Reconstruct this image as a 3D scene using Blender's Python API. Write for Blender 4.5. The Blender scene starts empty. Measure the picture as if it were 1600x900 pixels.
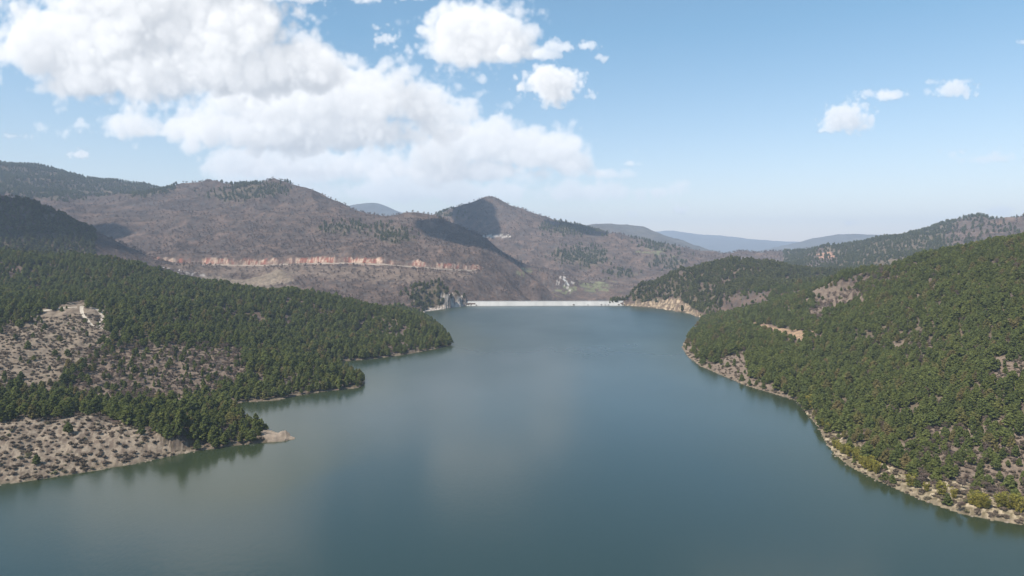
import bpy, math, random
import numpy as np

R = math.radians
rng = np.random.default_rng(7)
random.seed(7)
scene = bpy.context.scene
col = scene.collection

# ------------------------------------------------------------------ camera
CAM_H = 100.0                      # the drone hovers 100 m over the lake
PITCH = R(2.95)
F = 1600 * 24.0 / 36.0             # focal length in pixels of the 1600 px photograph
cam_d = bpy.data.cameras.new('camera')
cam_d.lens = 24.0
cam_d.sensor_width = 36.0
cam_d.clip_start = 1.0
cam_d.clip_end = 60000.0
cam = bpy.data.objects.new('camera', cam_d)
col.objects.link(cam)
cam.location = (0, 0, CAM_H)
cam.rotation_euler = (math.pi / 2 - PITCH, 0, 0)
scene.camera = cam

# ------------------------------------------------------------------ light
SUN_EL, SUN_AZ = R(52), R(-128)    # azimuth clockwise from +Y: the sun stands to the left, a little behind the drone
to_sun = np.array([math.sin(SUN_AZ) * math.cos(SUN_EL), math.cos(SUN_AZ) * math.cos(SUN_EL), math.sin(SUN_EL)])
sun_d = bpy.data.lights.new('sun', 'SUN')
sun_d.energy = 4.5
sun_d.angle = R(0.5)
sun_d.color = (1.0, 0.935, 0.84)
sun = bpy.data.objects.new('sun', sun_d)
col.objects.link(sun)
from mathutils import Vector
sun.rotation_euler = Vector(to_sun).to_track_quat('Z', 'Y').to_euler()
sun.location = tuple(to_sun * 3000)

scene.view_settings.view_transform = 'Standard'
scene.view_settings.look = 'None'
scene.view_settings.exposure = 0.72
scene.view_settings.gamma = 1.0
scene.view_settings.use_curve_mapping = False
scene.cycles.use_denoising = True
scene.cycles.max_bounces = 5
scene.cycles.diffuse_bounces = 2
scene.cycles.glossy_bounces = 2
scene.cycles.transmission_bounces = 2
scene.cycles.volume_bounces = 0
scene.cycles.sample_clamp_indirect = 4.0


# ------------------------------------------------------------------ noise helpers (numpy)
def lerp_w(n_out, n_in, lo=0.0, hi=1.0):
    """Matrix that smoothly interpolates a lattice of n_in values to n_out samples."""
    t = np.linspace(lo, hi, n_out) * (n_in - 1)
    i = np.clip(np.floor(t).astype(int), 0, n_in - 2)
    f = t - i
    f = f * f * (3 - 2 * f)
    W = np.zeros((n_out, n_in), np.float32)
    W[np.arange(n_out), i] = 1 - f
    W[np.arange(n_out), i + 1] += f
    return W


_tab = rng.random((512, 512)).astype(np.float32)


def vnoise(x, y, s=0):
    xi = np.floor(x).astype(np.int64)
    yi = np.floor(y).astype(np.int64)
    fx, fy = x - xi, y - yi
    fx = fx * fx * fx * (fx * (fx * 6 - 15) + 10)
    fy = fy * fy * fy * (fy * (fy * 6 - 15) + 10)
    xi = xi + s * 37
    yi = yi + s * 101
    a = _tab[xi & 511, yi & 511]
    b = _tab[(xi + 1) & 511, yi & 511]
    c = _tab[xi & 511, (yi + 1) & 511]
    d = _tab[(xi + 1) & 511, (yi + 1) & 511]
    return (a * (1 - fx) + b * fx) * (1 - fy) + (c * (1 - fx) + d * fx) * fy


def fbm(x, y, octv=5, s=0, gain=0.5, ridged=False):
    v = 0
    a = 1.0
    tot = 0
    ca, sa = math.cos(0.6), math.sin(0.6)
    for o in range(octv):
        n = vnoise(x, y, s + o * 3)
        if ridged:
            n = 1 - np.abs(2 * n - 1)
        v = v + a * n
        tot += a
        a *= gain
        x, y = (x * ca - y * sa) * 2.03 + 11.3, (x * sa + y * ca) * 2.03 + 5.7
    return v / tot


def sstep(a, b, x):
    t = np.clip((x - a) / (b - a), 0, 1)
    return t * t * (3 - 2 * t)


# ------------------------------------------------------------------ sky and clouds
# The clouds are computed as a lit volume of water drops (density, light towards the sun, light
# from the sky) and stored by direction: u = x/y, v = z/y of the direction looked at.
CLOUD_GAIN = 0.80
U0, U1, V0, V1 = -1.25, 1.25, -0.02, 0.62


def gauss_bands(shape3, d, scales, r2):
    """isotropic random fields, one per scale (in the same units as the cell sizes d)"""
    white = r2.standard_normal(shape3).astype(np.float32)
    f = np.fft.rfftn(white)
    k = [np.fft.fftfreq(n, dd) for n, dd in zip(shape3[:2], d[:2])] + [np.fft.rfftfreq(shape3[2], d[2])]
    kk = np.sqrt(k[0][:, None, None] ** 2 + k[1][None, :, None] ** 2 + k[2][None, None, :] ** 2)
    for s in scales:
        g = np.fft.irfftn(f * np.exp(-((kk * s - 1) / 0.45) ** 2), s=shape3, axes=(0, 1, 2)).astype(np.float32)
        yield g / (g.std() + 1e-9)


def build_clouds():
    nx, ny = 1500, 400
    X = np.linspace(U0, U1, nx).astype(np.float32) * F        # 1 unit = 1/1066.7 of the tangent
    Y = np.linspace(V0, V1, ny).astype(np.float32) * F
    dx, dz = X[1] - X[0], 6.0
    dy = Y[1] - Y[0]
    # farthest first; every cloud: (haziness, puff size, [(px, py, rx, ry, weight) ...])
    CLOUDS = [
        (0.5, 46, [(640, 300, 230, 26, .75), (470, 275, 140, 24, .8), (880, 300, 130, 20, .6), (985, 334, 16, 8, .6), (760, 315, 150, 18, .55), (900, 305, 130, 26, .7), (1010, 300, 90, 20, .55), (960, 275, 70, 12, .5)]),
        (0.30, 40, [(395, 258, 80, 22, 1.0), (345, 264, 40, 12, .8), (520, 262, 150, 26, 1.0), (450, 250, 60, 20, .9), (610, 268, 90, 22, .9)]),
        (0.12, 46, [(690, 245, 60, 36, 1.1), (755, 228, 66, 34, 1.15), (830, 240, 74, 34, 1.15), (885, 256, 36, 24, 1.0), (735, 270, 150, 22, .9), (930, 272, 40, 14, .6), (980, 258, 26, 9, .6)]),
        (0.05, 48, [(330, 205, 160, 24, .95), (265, 210, 85, 14, .9), (470, 205, 190, 40, 1.1), (550, 155, 90, 46, 1.1), (500, 165, 190, 48, 1.1), (635, 160, 70, 30, 1.05), (660, 180, 80, 24, .9), (725, 160, 50, 13, .6), (600, 215, 90, 24, .8)]),
        (0.0, 52, [(85, 80, 72, 64, 1.2), (170, 70, 130, 70, 1.15), (240, 115, 190, 48, 1.1), (215, 10, 150, 60, 1.1), (385, 50, 70, 60, 1.15), (320, 60, 130, 70, 1.1), (430, 112, 105, 46, 1.1), (490, 118, 62, 38, 1.0), (330, -50, 140, 60, 1.1), (120, 140, 90, 26, .9)]),
        (0.0, 44, [(735, 62, 70, 46, 1.2), (712, 78, 64, 32, 1.05), (790, 66, 40, 34, 1.0), (740, 92, 90, 18, .9), (672, 96, 46, 12, .6)]),
        (0.3, 22, [(612, 66, 40, 22, .42), (850, 92, 38, 14, .7), (880, 80, 34, 14, .7), (912, 78, 26, 13, .75), (935, 96, 26, 9, .45), (590, 48, 26, 12, .5)]),
        (0.0, 24, [(860, 138, 36, 28, 1.15), (884, 124, 18, 16, 1.0), (925, 151, 15, 12, .62)]),
        (0.1, 24, [(470, 4, 44, 14, .85), (582, 6, 34, 18, .75), (660, 4, 26, 10, .7)]),
        (0.22, 20, [(1318, 190, 32, 22, 1.1), (1345, 200, 20, 11, .8), (1285, 206, 20, 6, .6)]),
        (0.3, 18, [(1372, 154, 40, 11, .68), (1388, 156, 20, 8, .6)]),
        (0.35, 18, [(1482, 143, 34, 15, .85), (1456, 132, 22, 8, .7), (1515, 136, 16, 5, .45)]),
        (0.4, 16, [(1592, 73, 20, 5, .7)]), (0.3, 14, [(1062, 332, 14, 9, .85), (1072, 325, 10, 5, .7)]), (0.25, 14, [(132, 243, 19, 8, .9)]), (0.2, 14, [(-2, 150, 12, 12, .7)]),
        (0.75, 30, [(1560, 329, 60, 9, .6), (1540, 250, 90, 16, .42), (1440, 262, 70, 10, .4)]), (0.6, 26, [(1370, 150, 70, 12, .5), (1490, 132, 60, 8, .5)]), (0.7, 16, [(1500, 240, 30, 6, .5), (1325, 349, 22, 6, .5)]), (0.6, 16, [(32, 215, 26, 7, .5)]),
        (0.1, 40, [(-240, 120, 150, 50, 1.1), (-340, 230, 120, 24, 1.0)]), (0.1, 40, [(1930, 120, 120, 40, 1.0)]), (0.0, 40, [(1250, -150, 170, 40, 1.0)]),
    ]
    rgb = np.zeros((ny, nx, 3), np.float32)
    alpha = np.zeros((ny, nx), np.float32)
    white = np.array([1.0, 0.992, 0.985], np.float32)
    grey = np.array([0.36, 0.39, 0.43], np.float32)
    air = np.array([0.66, 0.71, 0.79], np.float32)
    for ci, (hz_, puff, E) in enumerate(CLOUDS):
        r2 = np.random.default_rng(900 + ci)
        x0 = min(e[0] - 800 - e[2] * 1.5 for e in E) - puff
        x1 = max(e[0] - 800 + e[2] * 1.5 for e in E) + puff
        y0 = min(395 - e[1] - e[3] * 1.5 for e in E) - puff * .5
        y1 = max(395 - e[1] + e[3] * 1.5 for e in E) + puff * .5
        i0, i1 = np.searchsorted(X, [x0, x1])
        j0, j1 = np.searchsorted(Y, [y0, y1])
        if i1 - i0 < 4 or j1 - j0 < 4:
            continue
        xs, ys = X[i0:i1], Y[j0:j1]
        rzm = max(min(85.0, 0.9 * math.sqrt(e[2] * e[3])) for e in E)
        zh = rzm * 1.3 + puff * .5
        zs = np.arange(-zh, zh + dz, dz).astype(np.float32)
        shp = np.full((len(zs), len(ys), len(xs)), -3.0, np.float32)
        for (px, py, rx, ry, w) in E:
            ey = (ys - (395 - py)) / ry
            ey = np.where(ey < 0, ey * 1.3, ey)              # flatter bases
            rz = min(85.0, 0.9 * math.sqrt(rx * ry))
            d2 = ((xs - (px - 800)) / rx)[None, None, :] ** 2 + ey[None, :, None] ** 2 + (zs / rz)[:, None, None] ** 2
            shp = np.maximum(shp, w - np.sqrt(d2))
        den = np.zeros_like(shp)
        scales = [puff * 2.6, puff * 1.25, puff * .62, puff * .31, puff * .16]
        for s, a, g in zip(scales, (.18, .22, .15, .08, .045), gauss_bands(shp.shape, (dz, dy, dx), scales, r2)):
            den += a * (np.abs(g) - 0.8 if s < puff * 2 else g)
        den = np.clip((shp + den + 0.05) * 2.2, 0, 1)
        den = den * den * (3 - 2 * den)
        acc = np.zeros((len(zs), len(xs)), np.float32)
        Tt = np.zeros_like(den)
        sh = min(0.75 * dy / dx, 1.0)
        for j in range(len(ys) - 1, -1, -1):
            a2 = acc.copy()
            a2[:, 1:] = acc[:, 1:] * (1 - sh) + acc[:, :-1] * sh
            a2[1:] = a2[1:] * .8 + .2 * a2[:-1]            # and from this side
            a3 = a2.copy()
            a3[:, 1:-1] = a2[:, 1:-1] * .8 + .1 * (a2[:, 2:] + a2[:, :-2])
            acc = a3 * 0.992 + den[:, j, :] * dy
            Tt[:, j, :] = acc
        lt = 0.62 * np.exp(-Tt * 0.062 * 34 / (puff + 8)) + 0.38 * np.exp(-Tt * 0.012)
        tr = np.ones(shp.shape[1:], np.float32)
        c_ = np.zeros(shp.shape[1:], np.float32)
        for k in range(len(zs)):                              # from this side to the back
            a = 1 - np.exp(-den[k] * dz * 0.10 * 30 / (puff + 6))
            c_ += tr * a * lt[k]
            tr *= 1 - a
        al = 1 - tr
        li = (c_ / np.maximum(al, 1e-4))[..., None]
        cc = (grey * (1 - li) + white * li) * (1 - hz_) + air * hz_ + (white - air) * hz_ * .35 * li
        al = al * (1 - 0.45 * hz_)
        al = al * np.minimum(sstep(0, 9, np.arange(len(xs))), sstep(0, 9, len(xs) - 1 - np.arange(len(xs))))[None, :]
        R_, A_0 = rgb[j0:j1, i0:i1], alpha[j0:j1, i0:i1]
        rgb[j0:j1, i0:i1] = R_ * (1 - al[..., None]) + cc * al[..., None]
        alpha[j0:j1, i0:i1] = A_0 + al - A_0 * al
    rgb /= np.maximum(alpha, 1e-4)[..., None]
    alpha *= np.minimum(sstep(0, 30, np.arange(nx)), sstep(0, 30, nx - 1 - np.arange(nx)))[None, :] * sstep(0, 25, ny - 1 - np.arange(ny))[:, None]
    rgb *= CLOUD_GAIN
    img = bpy.data.images.new('cloud_light', nx, ny, alpha=True, float_buffer=True)
    img.colorspace_settings.name = 'Non-Color'
    img.alpha_mode = 'CHANNEL_PACKED'
    img.pixels.foreach_set(np.concatenate([rgb, alpha[..., None]], -1).astype(np.float32).ravel())
    img.update()
    img.pack()
    return img


SKY_STRENGTH = 0.113
world = bpy.data.worlds.new('World')
scene.world = world
world.use_nodes = True
nt = world.node_tree
N, L = nt.nodes, nt.links
N.clear()
out = N.new('ShaderNodeOutputWorld')
bg = N.new('ShaderNodeBackground')
bg.inputs['Strength'].default_value = SKY_STRENGTH
sky = N.new('ShaderNodeTexSky')
sky.sky_type = 'NISHITA'
sky.sun_disc = False
sky.sun_elevation = SUN_EL
sky.sun_rotation = SUN_AZ
sky.altitude = 600
sky.air_density = 1.0
sky.dust_density = 1.0
sky.ozone_density = 3.0
tc = N.new('ShaderNodeTexCoord')
sp = N.new('ShaderNodeSeparateXYZ')
L.new(tc.outputs['Generated'], sp.inputs[0])


def wmath(op, a, b=None, clamp=False):
    n = N.new('ShaderNodeMath')
    n.operation = op
    n.use_clamp = clamp
    for i, v in enumerate((a, b)):
        if v is None:
            continue
        if isinstance(v, (int, float)):
            n.inputs[i].default_value = v
        else:
            L.new(v, n.inputs[i])
    return n.outputs[0]


ysafe = wmath('MAXIMUM', sp.outputs[1], 0.05)
uu = wmath('DIVIDE', wmath('SUBTRACT', wmath('DIVIDE', sp.outputs[0], ysafe), U0), U1 - U0)
vv = wmath('DIVIDE', wmath('SUBTRACT', wmath('DIVIDE', sp.outputs[2], ysafe), V0), V1 - V0)
cmb = N.new('ShaderNodeCombineXYZ')
L.new(uu, cmb.inputs[0])
L.new(vv, cmb.inputs[1])
cl = N.new('ShaderNodeTexImage')
cl.image = build_clouds()
cl.interpolation = 'Cubic'
cl.extension = 'CLIP'
L.new(cmb.outputs[0], cl.inputs[0])
front = wmath('GREATER_THAN', sp.outputs[1], 0.06)
cmask = wmath('MULTIPLY', cl.outputs['Alpha'], front)
csc = N.new('ShaderNodeVectorMath')
csc.operation = 'SCALE'
csc.inputs['Scale'].default_value = 1.0 / SKY_STRENGTH
L.new(cl.outputs['Color'], csc.inputs[0])
mx = N.new('ShaderNodeMixRGB')
L.new(cmask, mx.inputs[0])
tint = N.new('ShaderNodeVectorMath')
tint.operation = 'MULTIPLY'
mrs = N.new('ShaderNodeMapRange')
mrs.inputs['From Min'].default_value = 0.03
mrs.inputs['From Max'].default_value = 0.30
L.new(sp.outputs[2], mrs.inputs[0])
tm = N.new('ShaderNodeMixRGB')
tm.inputs[1].default_value = (1.36, 1.05, 0.88, 1)       # pale horizon haze, put in as a warm tint of the sky
tm.inputs[2].default_value = (0.80, 1.0, 0.92, 1)
L.new(mrs.outputs[0], tm.inputs[0])
L.new(tm.outputs[0], tint.inputs[1])
L.new(sky.outputs[0], tint.inputs[0])
L.new(tint.outputs[0], mx.inputs[1])
L.new(csc.outputs[0], mx.inputs[2])
L.new(mx.outputs[0], bg.inputs[0])
L.new(bg.outputs[0], out.inputs[0])
world.cycles.sampling_method = 'MANUAL'
world.cycles.sample_map_resolution = 1024


# ------------------------------------------------------------------ picture <-> place
def ray(px, py):
    cp, s_ = math.cos(PITCH), math.sin(PITCH)
    a, b = (px - 800) / F, (450 - py) / F
    return np.array([a, cp + b * s_, -s_ + b * cp])


def at(px, py, depth=None, z=None):
    """Point of the place seen at photograph pixel (px, py), at a forward distance or at a height."""
    d = ray(px, py)
    t = depth / d[1] if depth is not None else (z - CAM_H) / d[2]
    return np.array([0, 0, CAM_H]) + d * t


def project(x, y, z):
    cp, s_ = math.cos(PITCH), math.sin(PITCH)
    dz = z - CAM_H
    d = y * cp - dz * s_
    u = y * s_ + dz * cp
    d = np.where(d > 1, d, 1)
    return 800 + F * x / d, 450 - F * u / d, d


# ------------------------------------------------------------------ terrain control points
CP = []


def add(*pts):
    for p in pts:
        CP.append(tuple(p))


def pz(px, depth, z):
    """point in the vertical plane of picture column px at a distance and a height"""
    return ((px - 800) / F * depth * 1.0, depth, z)


LEFT = [(-260, 815), (-120, 776), (0, 757), (60, 750), (130, 738), (200, 727), (270, 712), (300, 706), (360, 697), (410, 692), (440, 690), (463, 685)]
LEFT2 = [(455, 682), (425, 674), (390, 660), (365, 645), (352, 636), (380, 628), (430, 626), (470, 617), (520, 610), (560, 606), (569, 600)]
LEFT3 = [(567, 592), (548, 580), (528, 571), (535, 565), (580, 561), (620, 556), (650, 551), (690, 543), (704, 539)]
LEFT4 = [(703, 531), (690, 515), (672, 502), (655, 492), (664, 487), (690, 483), (712, 480), (728, 478)]
RIGHT = [(2000, 960), (1800, 880), (1700, 845), (1600, 820), (1550, 813), (1500, 802), (1450, 785), (1410, 768), (1370, 750), (1330, 730), (1305, 710), (1290, 690), (1280, 668), (1262, 648), (1245, 626),
         (1205, 614), (1165, 602), (1125, 585), (1095, 572), (1075, 557), (1066, 543)]
RIGHT2 = [(1068, 536), (1080, 525), (1092, 512), (1096, 502), (1098, 497), (1075, 490), (1050, 484.5), (1020, 480.5), (990, 478.5), (972, 477.5)]


def resample(P, n_per=24.0, rel=0.022):
    out_ = [P[0]]
    for a, b in zip(P[:-1], P[1:]):
        L_ = np.linalg.norm(b - a)
        k = max(1, int(L_ / (rel * np.linalg.norm(a[:2]))))
        for i in range(1, k + 1):
            out_.append(a + (b - a) * i / k)
    return out_


def shore(pix, water_right, steep=0.33):
    P = resample([at(x, y, z=0.0) for x, y in pix])
    for i, p in enumerate(P):
        a, b = P[max(i - 1, 0)], P[min(i + 1, len(P) - 1)]
        t = (b - a)[:2]
        t /= np.linalg.norm(t) + 1e-9
        n = np.array([t[1], -t[0]]) * (1 if water_right else -1)
        e = 0.02 * np.linalg.norm(p[:2])
        add((p[0], p[1], 0.0), (p[0] + n[0] * e, p[1] + n[1] * e, -steep * e), (p[0] - n[0] * e, p[1] - n[1] * e, steep * e * 0.9))
    return P


SH = [shore(LEFT, True), shore(LEFT2, True, 0.25), shore(LEFT3, True), shore(LEFT4, True), shore(RIGHT[::1], False), shore(RIGHT2, False)]
# lake bottom
for y_, xs in ((-900, (-300, 0, 300)), (-300, (-250, 0, 200)), (60, (-250, -100, 0, 90)), (150, (-170, -80, 0, 90)), (230, (-120, -40, 60)), (300, (-80, 0, 80)), (400, (-70, 0, 80)), (520, (-60, 20, 110)), (620, (-50, 30, 110)),
               (720, (20, 100)), (850, (-20, 80, 180)), (1000, (-60, 60, 180)), (1130, (-60, 60, 170)), (1240, (-50, 40, 130, 190))):
    for x_ in xs:
        add((x_, y_, -22))
# behind the camera
for x_ in (-700, -1500, -4000):
    add((x_, -600, 120), (x_, -2500, 300), (-x_, -600, 130), (-x_, -2500, 260), (x_, 100, 60 + abs(x_) * .06), (-x_, 100, 80 + abs(x_) * .05))
add((0, -2500, -20), (0, -6000, 300), (-3000, -9000, 500), (3000, -9000, 500))

T = 7.0      # trees stand on the ground: ridges under forest are that much lower than they look


def ridge(pts, dz=0.0):
    for px, py, d in pts:
        p = at(px, py, depth=d)
        add((p[0], p[1], p[2] - dz))


# near left slope and headland
ridge([(0, 640, 352), (130, 650, 352), (220, 664, 350), (290, 680, 345), (-150, 640, 340)], 1)
ridge([(60, 625, 392), (150, 632, 388), (250, 645, 378), (340, 660, 362), (400, 672, 340), (440, 683, 302)], 4)
ridge([(0, 590, 430), (0, 530, 500), (100, 560, 480), (60, 490, 585), (130, 477, 610), (165, 500, 585), (200, 560, 500), (-120, 560, 440), (-200, 470, 600), (300, 600, 470), (400, 560, 545)], 2)
# left forest ridge running down to the third headland
ridge([(-250, 370, 950), (-100, 384, 950), (0, 392, 950), (110, 396, 945), (220, 407, 930), (330, 440, 905), (400, 448, 895), (460, 452, 885), (520, 460, 868), (560, 471, 850), (600, 478, 830), (640, 488, 800), (670, 500, 780), (693, 518, 757)], T)
ridge([(0, 450, 760), (150, 450, 760), (300, 500, 640), (250, 450, 770), (450, 520, 680), (560, 520, 740), (640, 525, 740)], 5)
# valley behind it
add(pz(0, 1080, 60), pz(200, 1080, 45), pz(330, 1080, 20), pz(450, 1080, 14), pz(560, 1050, 8), pz(620, 1010, 4), pz(-250, 1080, 70))
# dark pine hill at the far left
ridge([(-220, 290, 1350), (-90, 298, 1330), (0, 306, 1310), (40, 309, 1300), (75, 328, 1285), (105, 350, 1270), (130, 378, 1240)], T)
add(pz(-100, 1650, 120), pz(60, 1620, 110), pz(150, 1500, 85))
# the brown mountain, with the road cut at its foot
ridge([(210, 402, 1500), (300, 404, 1500), (400, 404, 1500), (500, 403, 1500), (600, 404, 1500), (680, 409, 1530), (740, 415, 1610)])
ridge([(330, 440, 1330), (400, 425, 1400), (500, 435, 1370), (600, 450, 1310), (560, 425, 1410), (680, 434, 1400), (720, 441, 1430), (755, 463, 1410), (760, 442, 1520), (790, 431, 1660), (800, 452, 1560), (800, 466, 1450)])
ridge([(200, 370, 1750), (300, 350, 1850), (400, 345, 1900), (480, 360, 1800), (560, 370, 1780), (640, 370, 1780), (250, 330, 2100), (330, 318, 2200), (450, 330, 2000), (550, 345, 1950)])
ridge([(190, 312, 2500), (250, 300, 2500), (300, 289, 2480), (340, 283, 2450), (380, 280, 2420), (430, 282, 2400), (460, 290, 2380), (490, 304, 2330), (540, 321, 2260), (590, 333, 2200), (620, 340, 2180), (650, 340, 2160), (690, 340, 2130), (720, 350, 2080), (750, 366, 2000), (775, 388, 1900), (792, 408, 1780)])
add(pz(300, 3300, 150), pz(450, 3300, 130), pz(600, 3000, 90), pz(700, 2600, 70), pz(790, 2250, 20), pz(830, 1900, -5), pz(850, 1700, -25))
# far left pine ridge
ridge([(-200, 275, 3000), (-80, 266, 3000), (0, 263, 3000), (60, 260, 3000), (90, 265, 2980), (120, 277, 2950), (150, 286, 2930), (175, 290, 2920), (215, 287, 2920), (250, 290, 2900), (262, 297, 2850)], 5)
ridge([(60, 305, 2300), (100, 320, 2100), (160, 345, 1850)])
# quarry knob at the left end of the dam
ridge([(655, 470, 1190), (670, 452, 1230), (690, 444, 1250), (712, 455, 1270), (730, 468, 1290)], 2)
add(pz(700, 1195, 10), pz(715, 1230, 8), pz(690, 1350, 30), pz(600, 1180, 14))
# gorge below the dam
add(pz(850, 1420, -55), pz(930, 1420, -50), pz(800, 1335, -28), pz(900, 1340, -48), pz(960, 1360, -20), pz(745, 1330, -12), pz(900, 1800, -40), pz(820, 1700, -30), pz(1000, 1800, -30))
ridge([(840, 447, 1720), (860, 425, 1950), (900, 452, 1900), (950, 450, 1950), (900, 435, 2100), (980, 440, 2100)])
# the peak and its long shoulder
ridge([(690, 332, 3050), (720, 323, 3040), (745, 314, 3020), (766, 305, 3000), (785, 314, 2990), (805, 324, 2980), (830, 333, 2950), (850, 343, 2920), (880, 349, 2900), (910, 352, 2880), (950, 366, 2820), (1000, 378, 2760), (1060, 392, 2700), (1110, 397, 2650), (1165, 404, 2600), (1215, 414, 2500), (640, 352, 3100)])
ridge([(780, 345, 2750), (800, 380, 2500), (810, 405, 2300), (840, 380, 2500), (900, 400, 2350), (960, 410, 2350), (1000, 420, 2300), (870, 415, 2200), (1060, 410, 2400), (740, 350, 2780), (860, 362, 2700)])
add(pz(1100, 2100, 20), pz(1200, 2000, 40), pz(1050, 1750, -10), pz(760, 3900, 130), pz(950, 3700, 60), pz(1150, 3600, 20))
# rounded pine hill right of the dam
ridge([(968, 462, 1300), (1005, 443, 1330), (1050, 423, 1350), (1100, 410, 1360), (1130, 406, 1360), (1160, 404, 1350), (1200, 408, 1330), (1235, 420, 1290), (1262, 432, 1250), (1290, 437, 1200)], T)
ridge([(1000, 466, 1215), (1050, 462, 1160), (1080, 470, 1080), (1110, 470, 1050), (1150, 460, 1060), (1200, 440, 1150), (1130, 440, 1200), (1210, 470, 960), (1160, 488, 900)], 3)
add(pz(1120, 1560, 30), pz(1200, 1560, 25), pz(1000, 1520, -15), pz(1300, 1500, 40))
# right mountain
ridge([(1240, 416, 2300), (1262, 400, 2300), (1285, 390, 2310), (1310, 381, 2320), (1345, 380, 2330), (1400, 373, 2340), (1450, 363, 2350), (1480, 353, 2340), (1500, 346, 2330), (1525, 339, 2320), (1560, 337, 2300), (1600, 338, 2280), (1680, 330, 2250), (1850, 320, 2200)], 3)
ridge([(1290, 405, 2050), (1300, 425, 1700), (1400, 405, 1750), (1500, 385, 1800), (1250, 428, 1700)], 3)
add(pz(1400, 1150, 70), pz(1500, 1000, 80), pz(1600, 950, 95), pz(1800, 900, 100), pz(1330, 1100, 50))
# near right hill
ridge([(1245, 462, 900), (1285, 440, 850), (1320, 432, 810), (1345, 428, 800), (1380, 421, 760), (1410, 408, 730), (1440, 396, 700)], T)
ridge([(1480, 388, 670), (1520, 381, 640), (1560, 376, 610), (1600, 373, 580), (1700, 366, 540), (1850, 356, 480)], T + 6)
ridge([(1300, 480, 740), (1320, 452, 800), (1200, 515, 720), (1250, 500, 730), (1130, 512, 760), (1100, 520, 750), (1180, 498, 800), (1420, 470, 600), (1520, 470, 520), (1600, 480, 470), (1350, 560, 530), (1480, 580, 420), (1600, 600, 360), (1450, 680, 340), (1560, 720, 300), (1600, 760, 280)], 4)
# distant mountains
ridge([(500, 345, 7200), (545, 323, 7100), (568, 317, 7000), (590, 318, 7000), (615, 328, 7000), (640, 338, 7000), (680, 350, 7000)])
ridge([(935, 350, 4800), (958, 355, 4700), (982, 352, 5000), (1003, 354, 5000), (1022, 362, 4900), (1045, 375, 4700), (1080, 392, 4500)])
ridge([(1020, 362, 12000), (1050, 361, 12000), (1090, 366, 12000), (1130, 368, 12000), (1170, 373, 12000), (1200, 376, 11500), (1235, 380, 11000), (1270, 379, 11500)])
ridge([(1180, 404, 7000), (1200, 392, 7000), (1225, 385, 6900), (1250, 378, 6900), (1275, 371, 6900), (1310, 367, 6800), (1340, 366, 6800), (1375, 368, 6800), (1420, 370, 6800), (1500, 374, 6800)])
add(pz(1100, 7500, 60), pz(1180, 5200, 20), pz(1230, 4200, 10), pz(1150, 9000, 60), pz(600, 4800, 130), pz(300, 5000, 200), pz(0, 5000, 200), pz(1400, 4500, 80), pz(1600, 4500, 100), pz(900, 6500, 150), pz(750, 5500, 150))
for px in range(-300, 2000, 150):
    add(pz(px, 15500, 60), pz(px, 22000, 60))
for a_ in range(60, 300, 30):
    for r_ in (8000, 20000):
        add((math.sin(R(a_)) * r_, math.cos(R(a_)) * r_, 250))

CP = np.array(CP, float)


def emb(x, y):
    r = np.hypot(x, y) + 1e-6
    az = np.arctan2(x, y)
    return np.stack([np.sin(az), np.cos(az), np.log(np.maximum(r, 20))], -1)


PE = emb(CP[:, 0], CP[:, 1])
# heights relative to distance behave evenly over the whole range
rc = np.hypot(CP[:, 0], CP[:, 1])
val = CP[:, 2] / (rc + 30)


def kern(d2):
    return np.sqrt(d2 + 0.009 ** 2)


D2 = ((PE[:, None, :] - PE[None, :, :]) ** 2).sum(-1)
A_ = kern(D2) - 1e-5 * 0
n_ = len(CP)
M_ = np.zeros((n_ + 1, n_ + 1))
M_[:n_, :n_] = A_ - np.eye(n_) * 2e-4
M_[:n_, n_] = 1
M_[n_, :n_] = 1
w_ = np.linalg.solve(M_, np.append(val, 0))

# grid: fine in front, coarse round the back
az_f = np.linspace(R(-56), R(56), 1180)
az_b = np.linspace(R(56), R(304), 44)[1:-1]
AZ = np.concatenate([az_f, az_b])
LR = np.concatenate([np.linspace(math.log(30), math.log(175), 24)[:-1], np.linspace(math.log(175), math.log(17000), 800)])
NA, NR = len(AZ), len(LR)
AZg, LRg = np.meshgrid(AZ, LR, indexing='ij')
RG = np.exp(LRg)
GX, GY = np.sin(AZg) * RG, np.cos(AZg) * RG


def base_h(x, y):
    x = np.asarray(x, float).ravel()
    y = np.asarray(y, float).ravel()
    o = np.empty(len(x))
    PE32 = PE.astype(np.float32)
    pp = (PE32 ** 2).sum(1)
    w32 = w_[:n_].astype(np.float32)
    for i in range(0, len(x), 20000):
        e = emb(x[i:i + 20000], y[i:i + 20000]).astype(np.float32)
        d2 = (e ** 2).sum(1)[:, None] + pp[None, :] - 2 * e @ PE32.T
        o[i:i + 20000] = np.sqrt(np.maximum(d2, 0) + 0.009 ** 2) @ w32 + w_[n_]
    return o * (np.hypot(x, y) + 30)


H = base_h(GX, GY).reshape(NA, NR)


def in_poly(px, py, P):
    c = np.zeros(px.shape, bool)
    j = len(P) - 1
    for i in range(len(P)):
        (xi, yi), (xj, yj) = P[i], P[j]
        if yi != yj:
            c ^= ((yi > py) != (yj > py)) & (px < (xj - xi) * (py - yi) / (yj - yi) + xi)
        j = i
    return c


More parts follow.
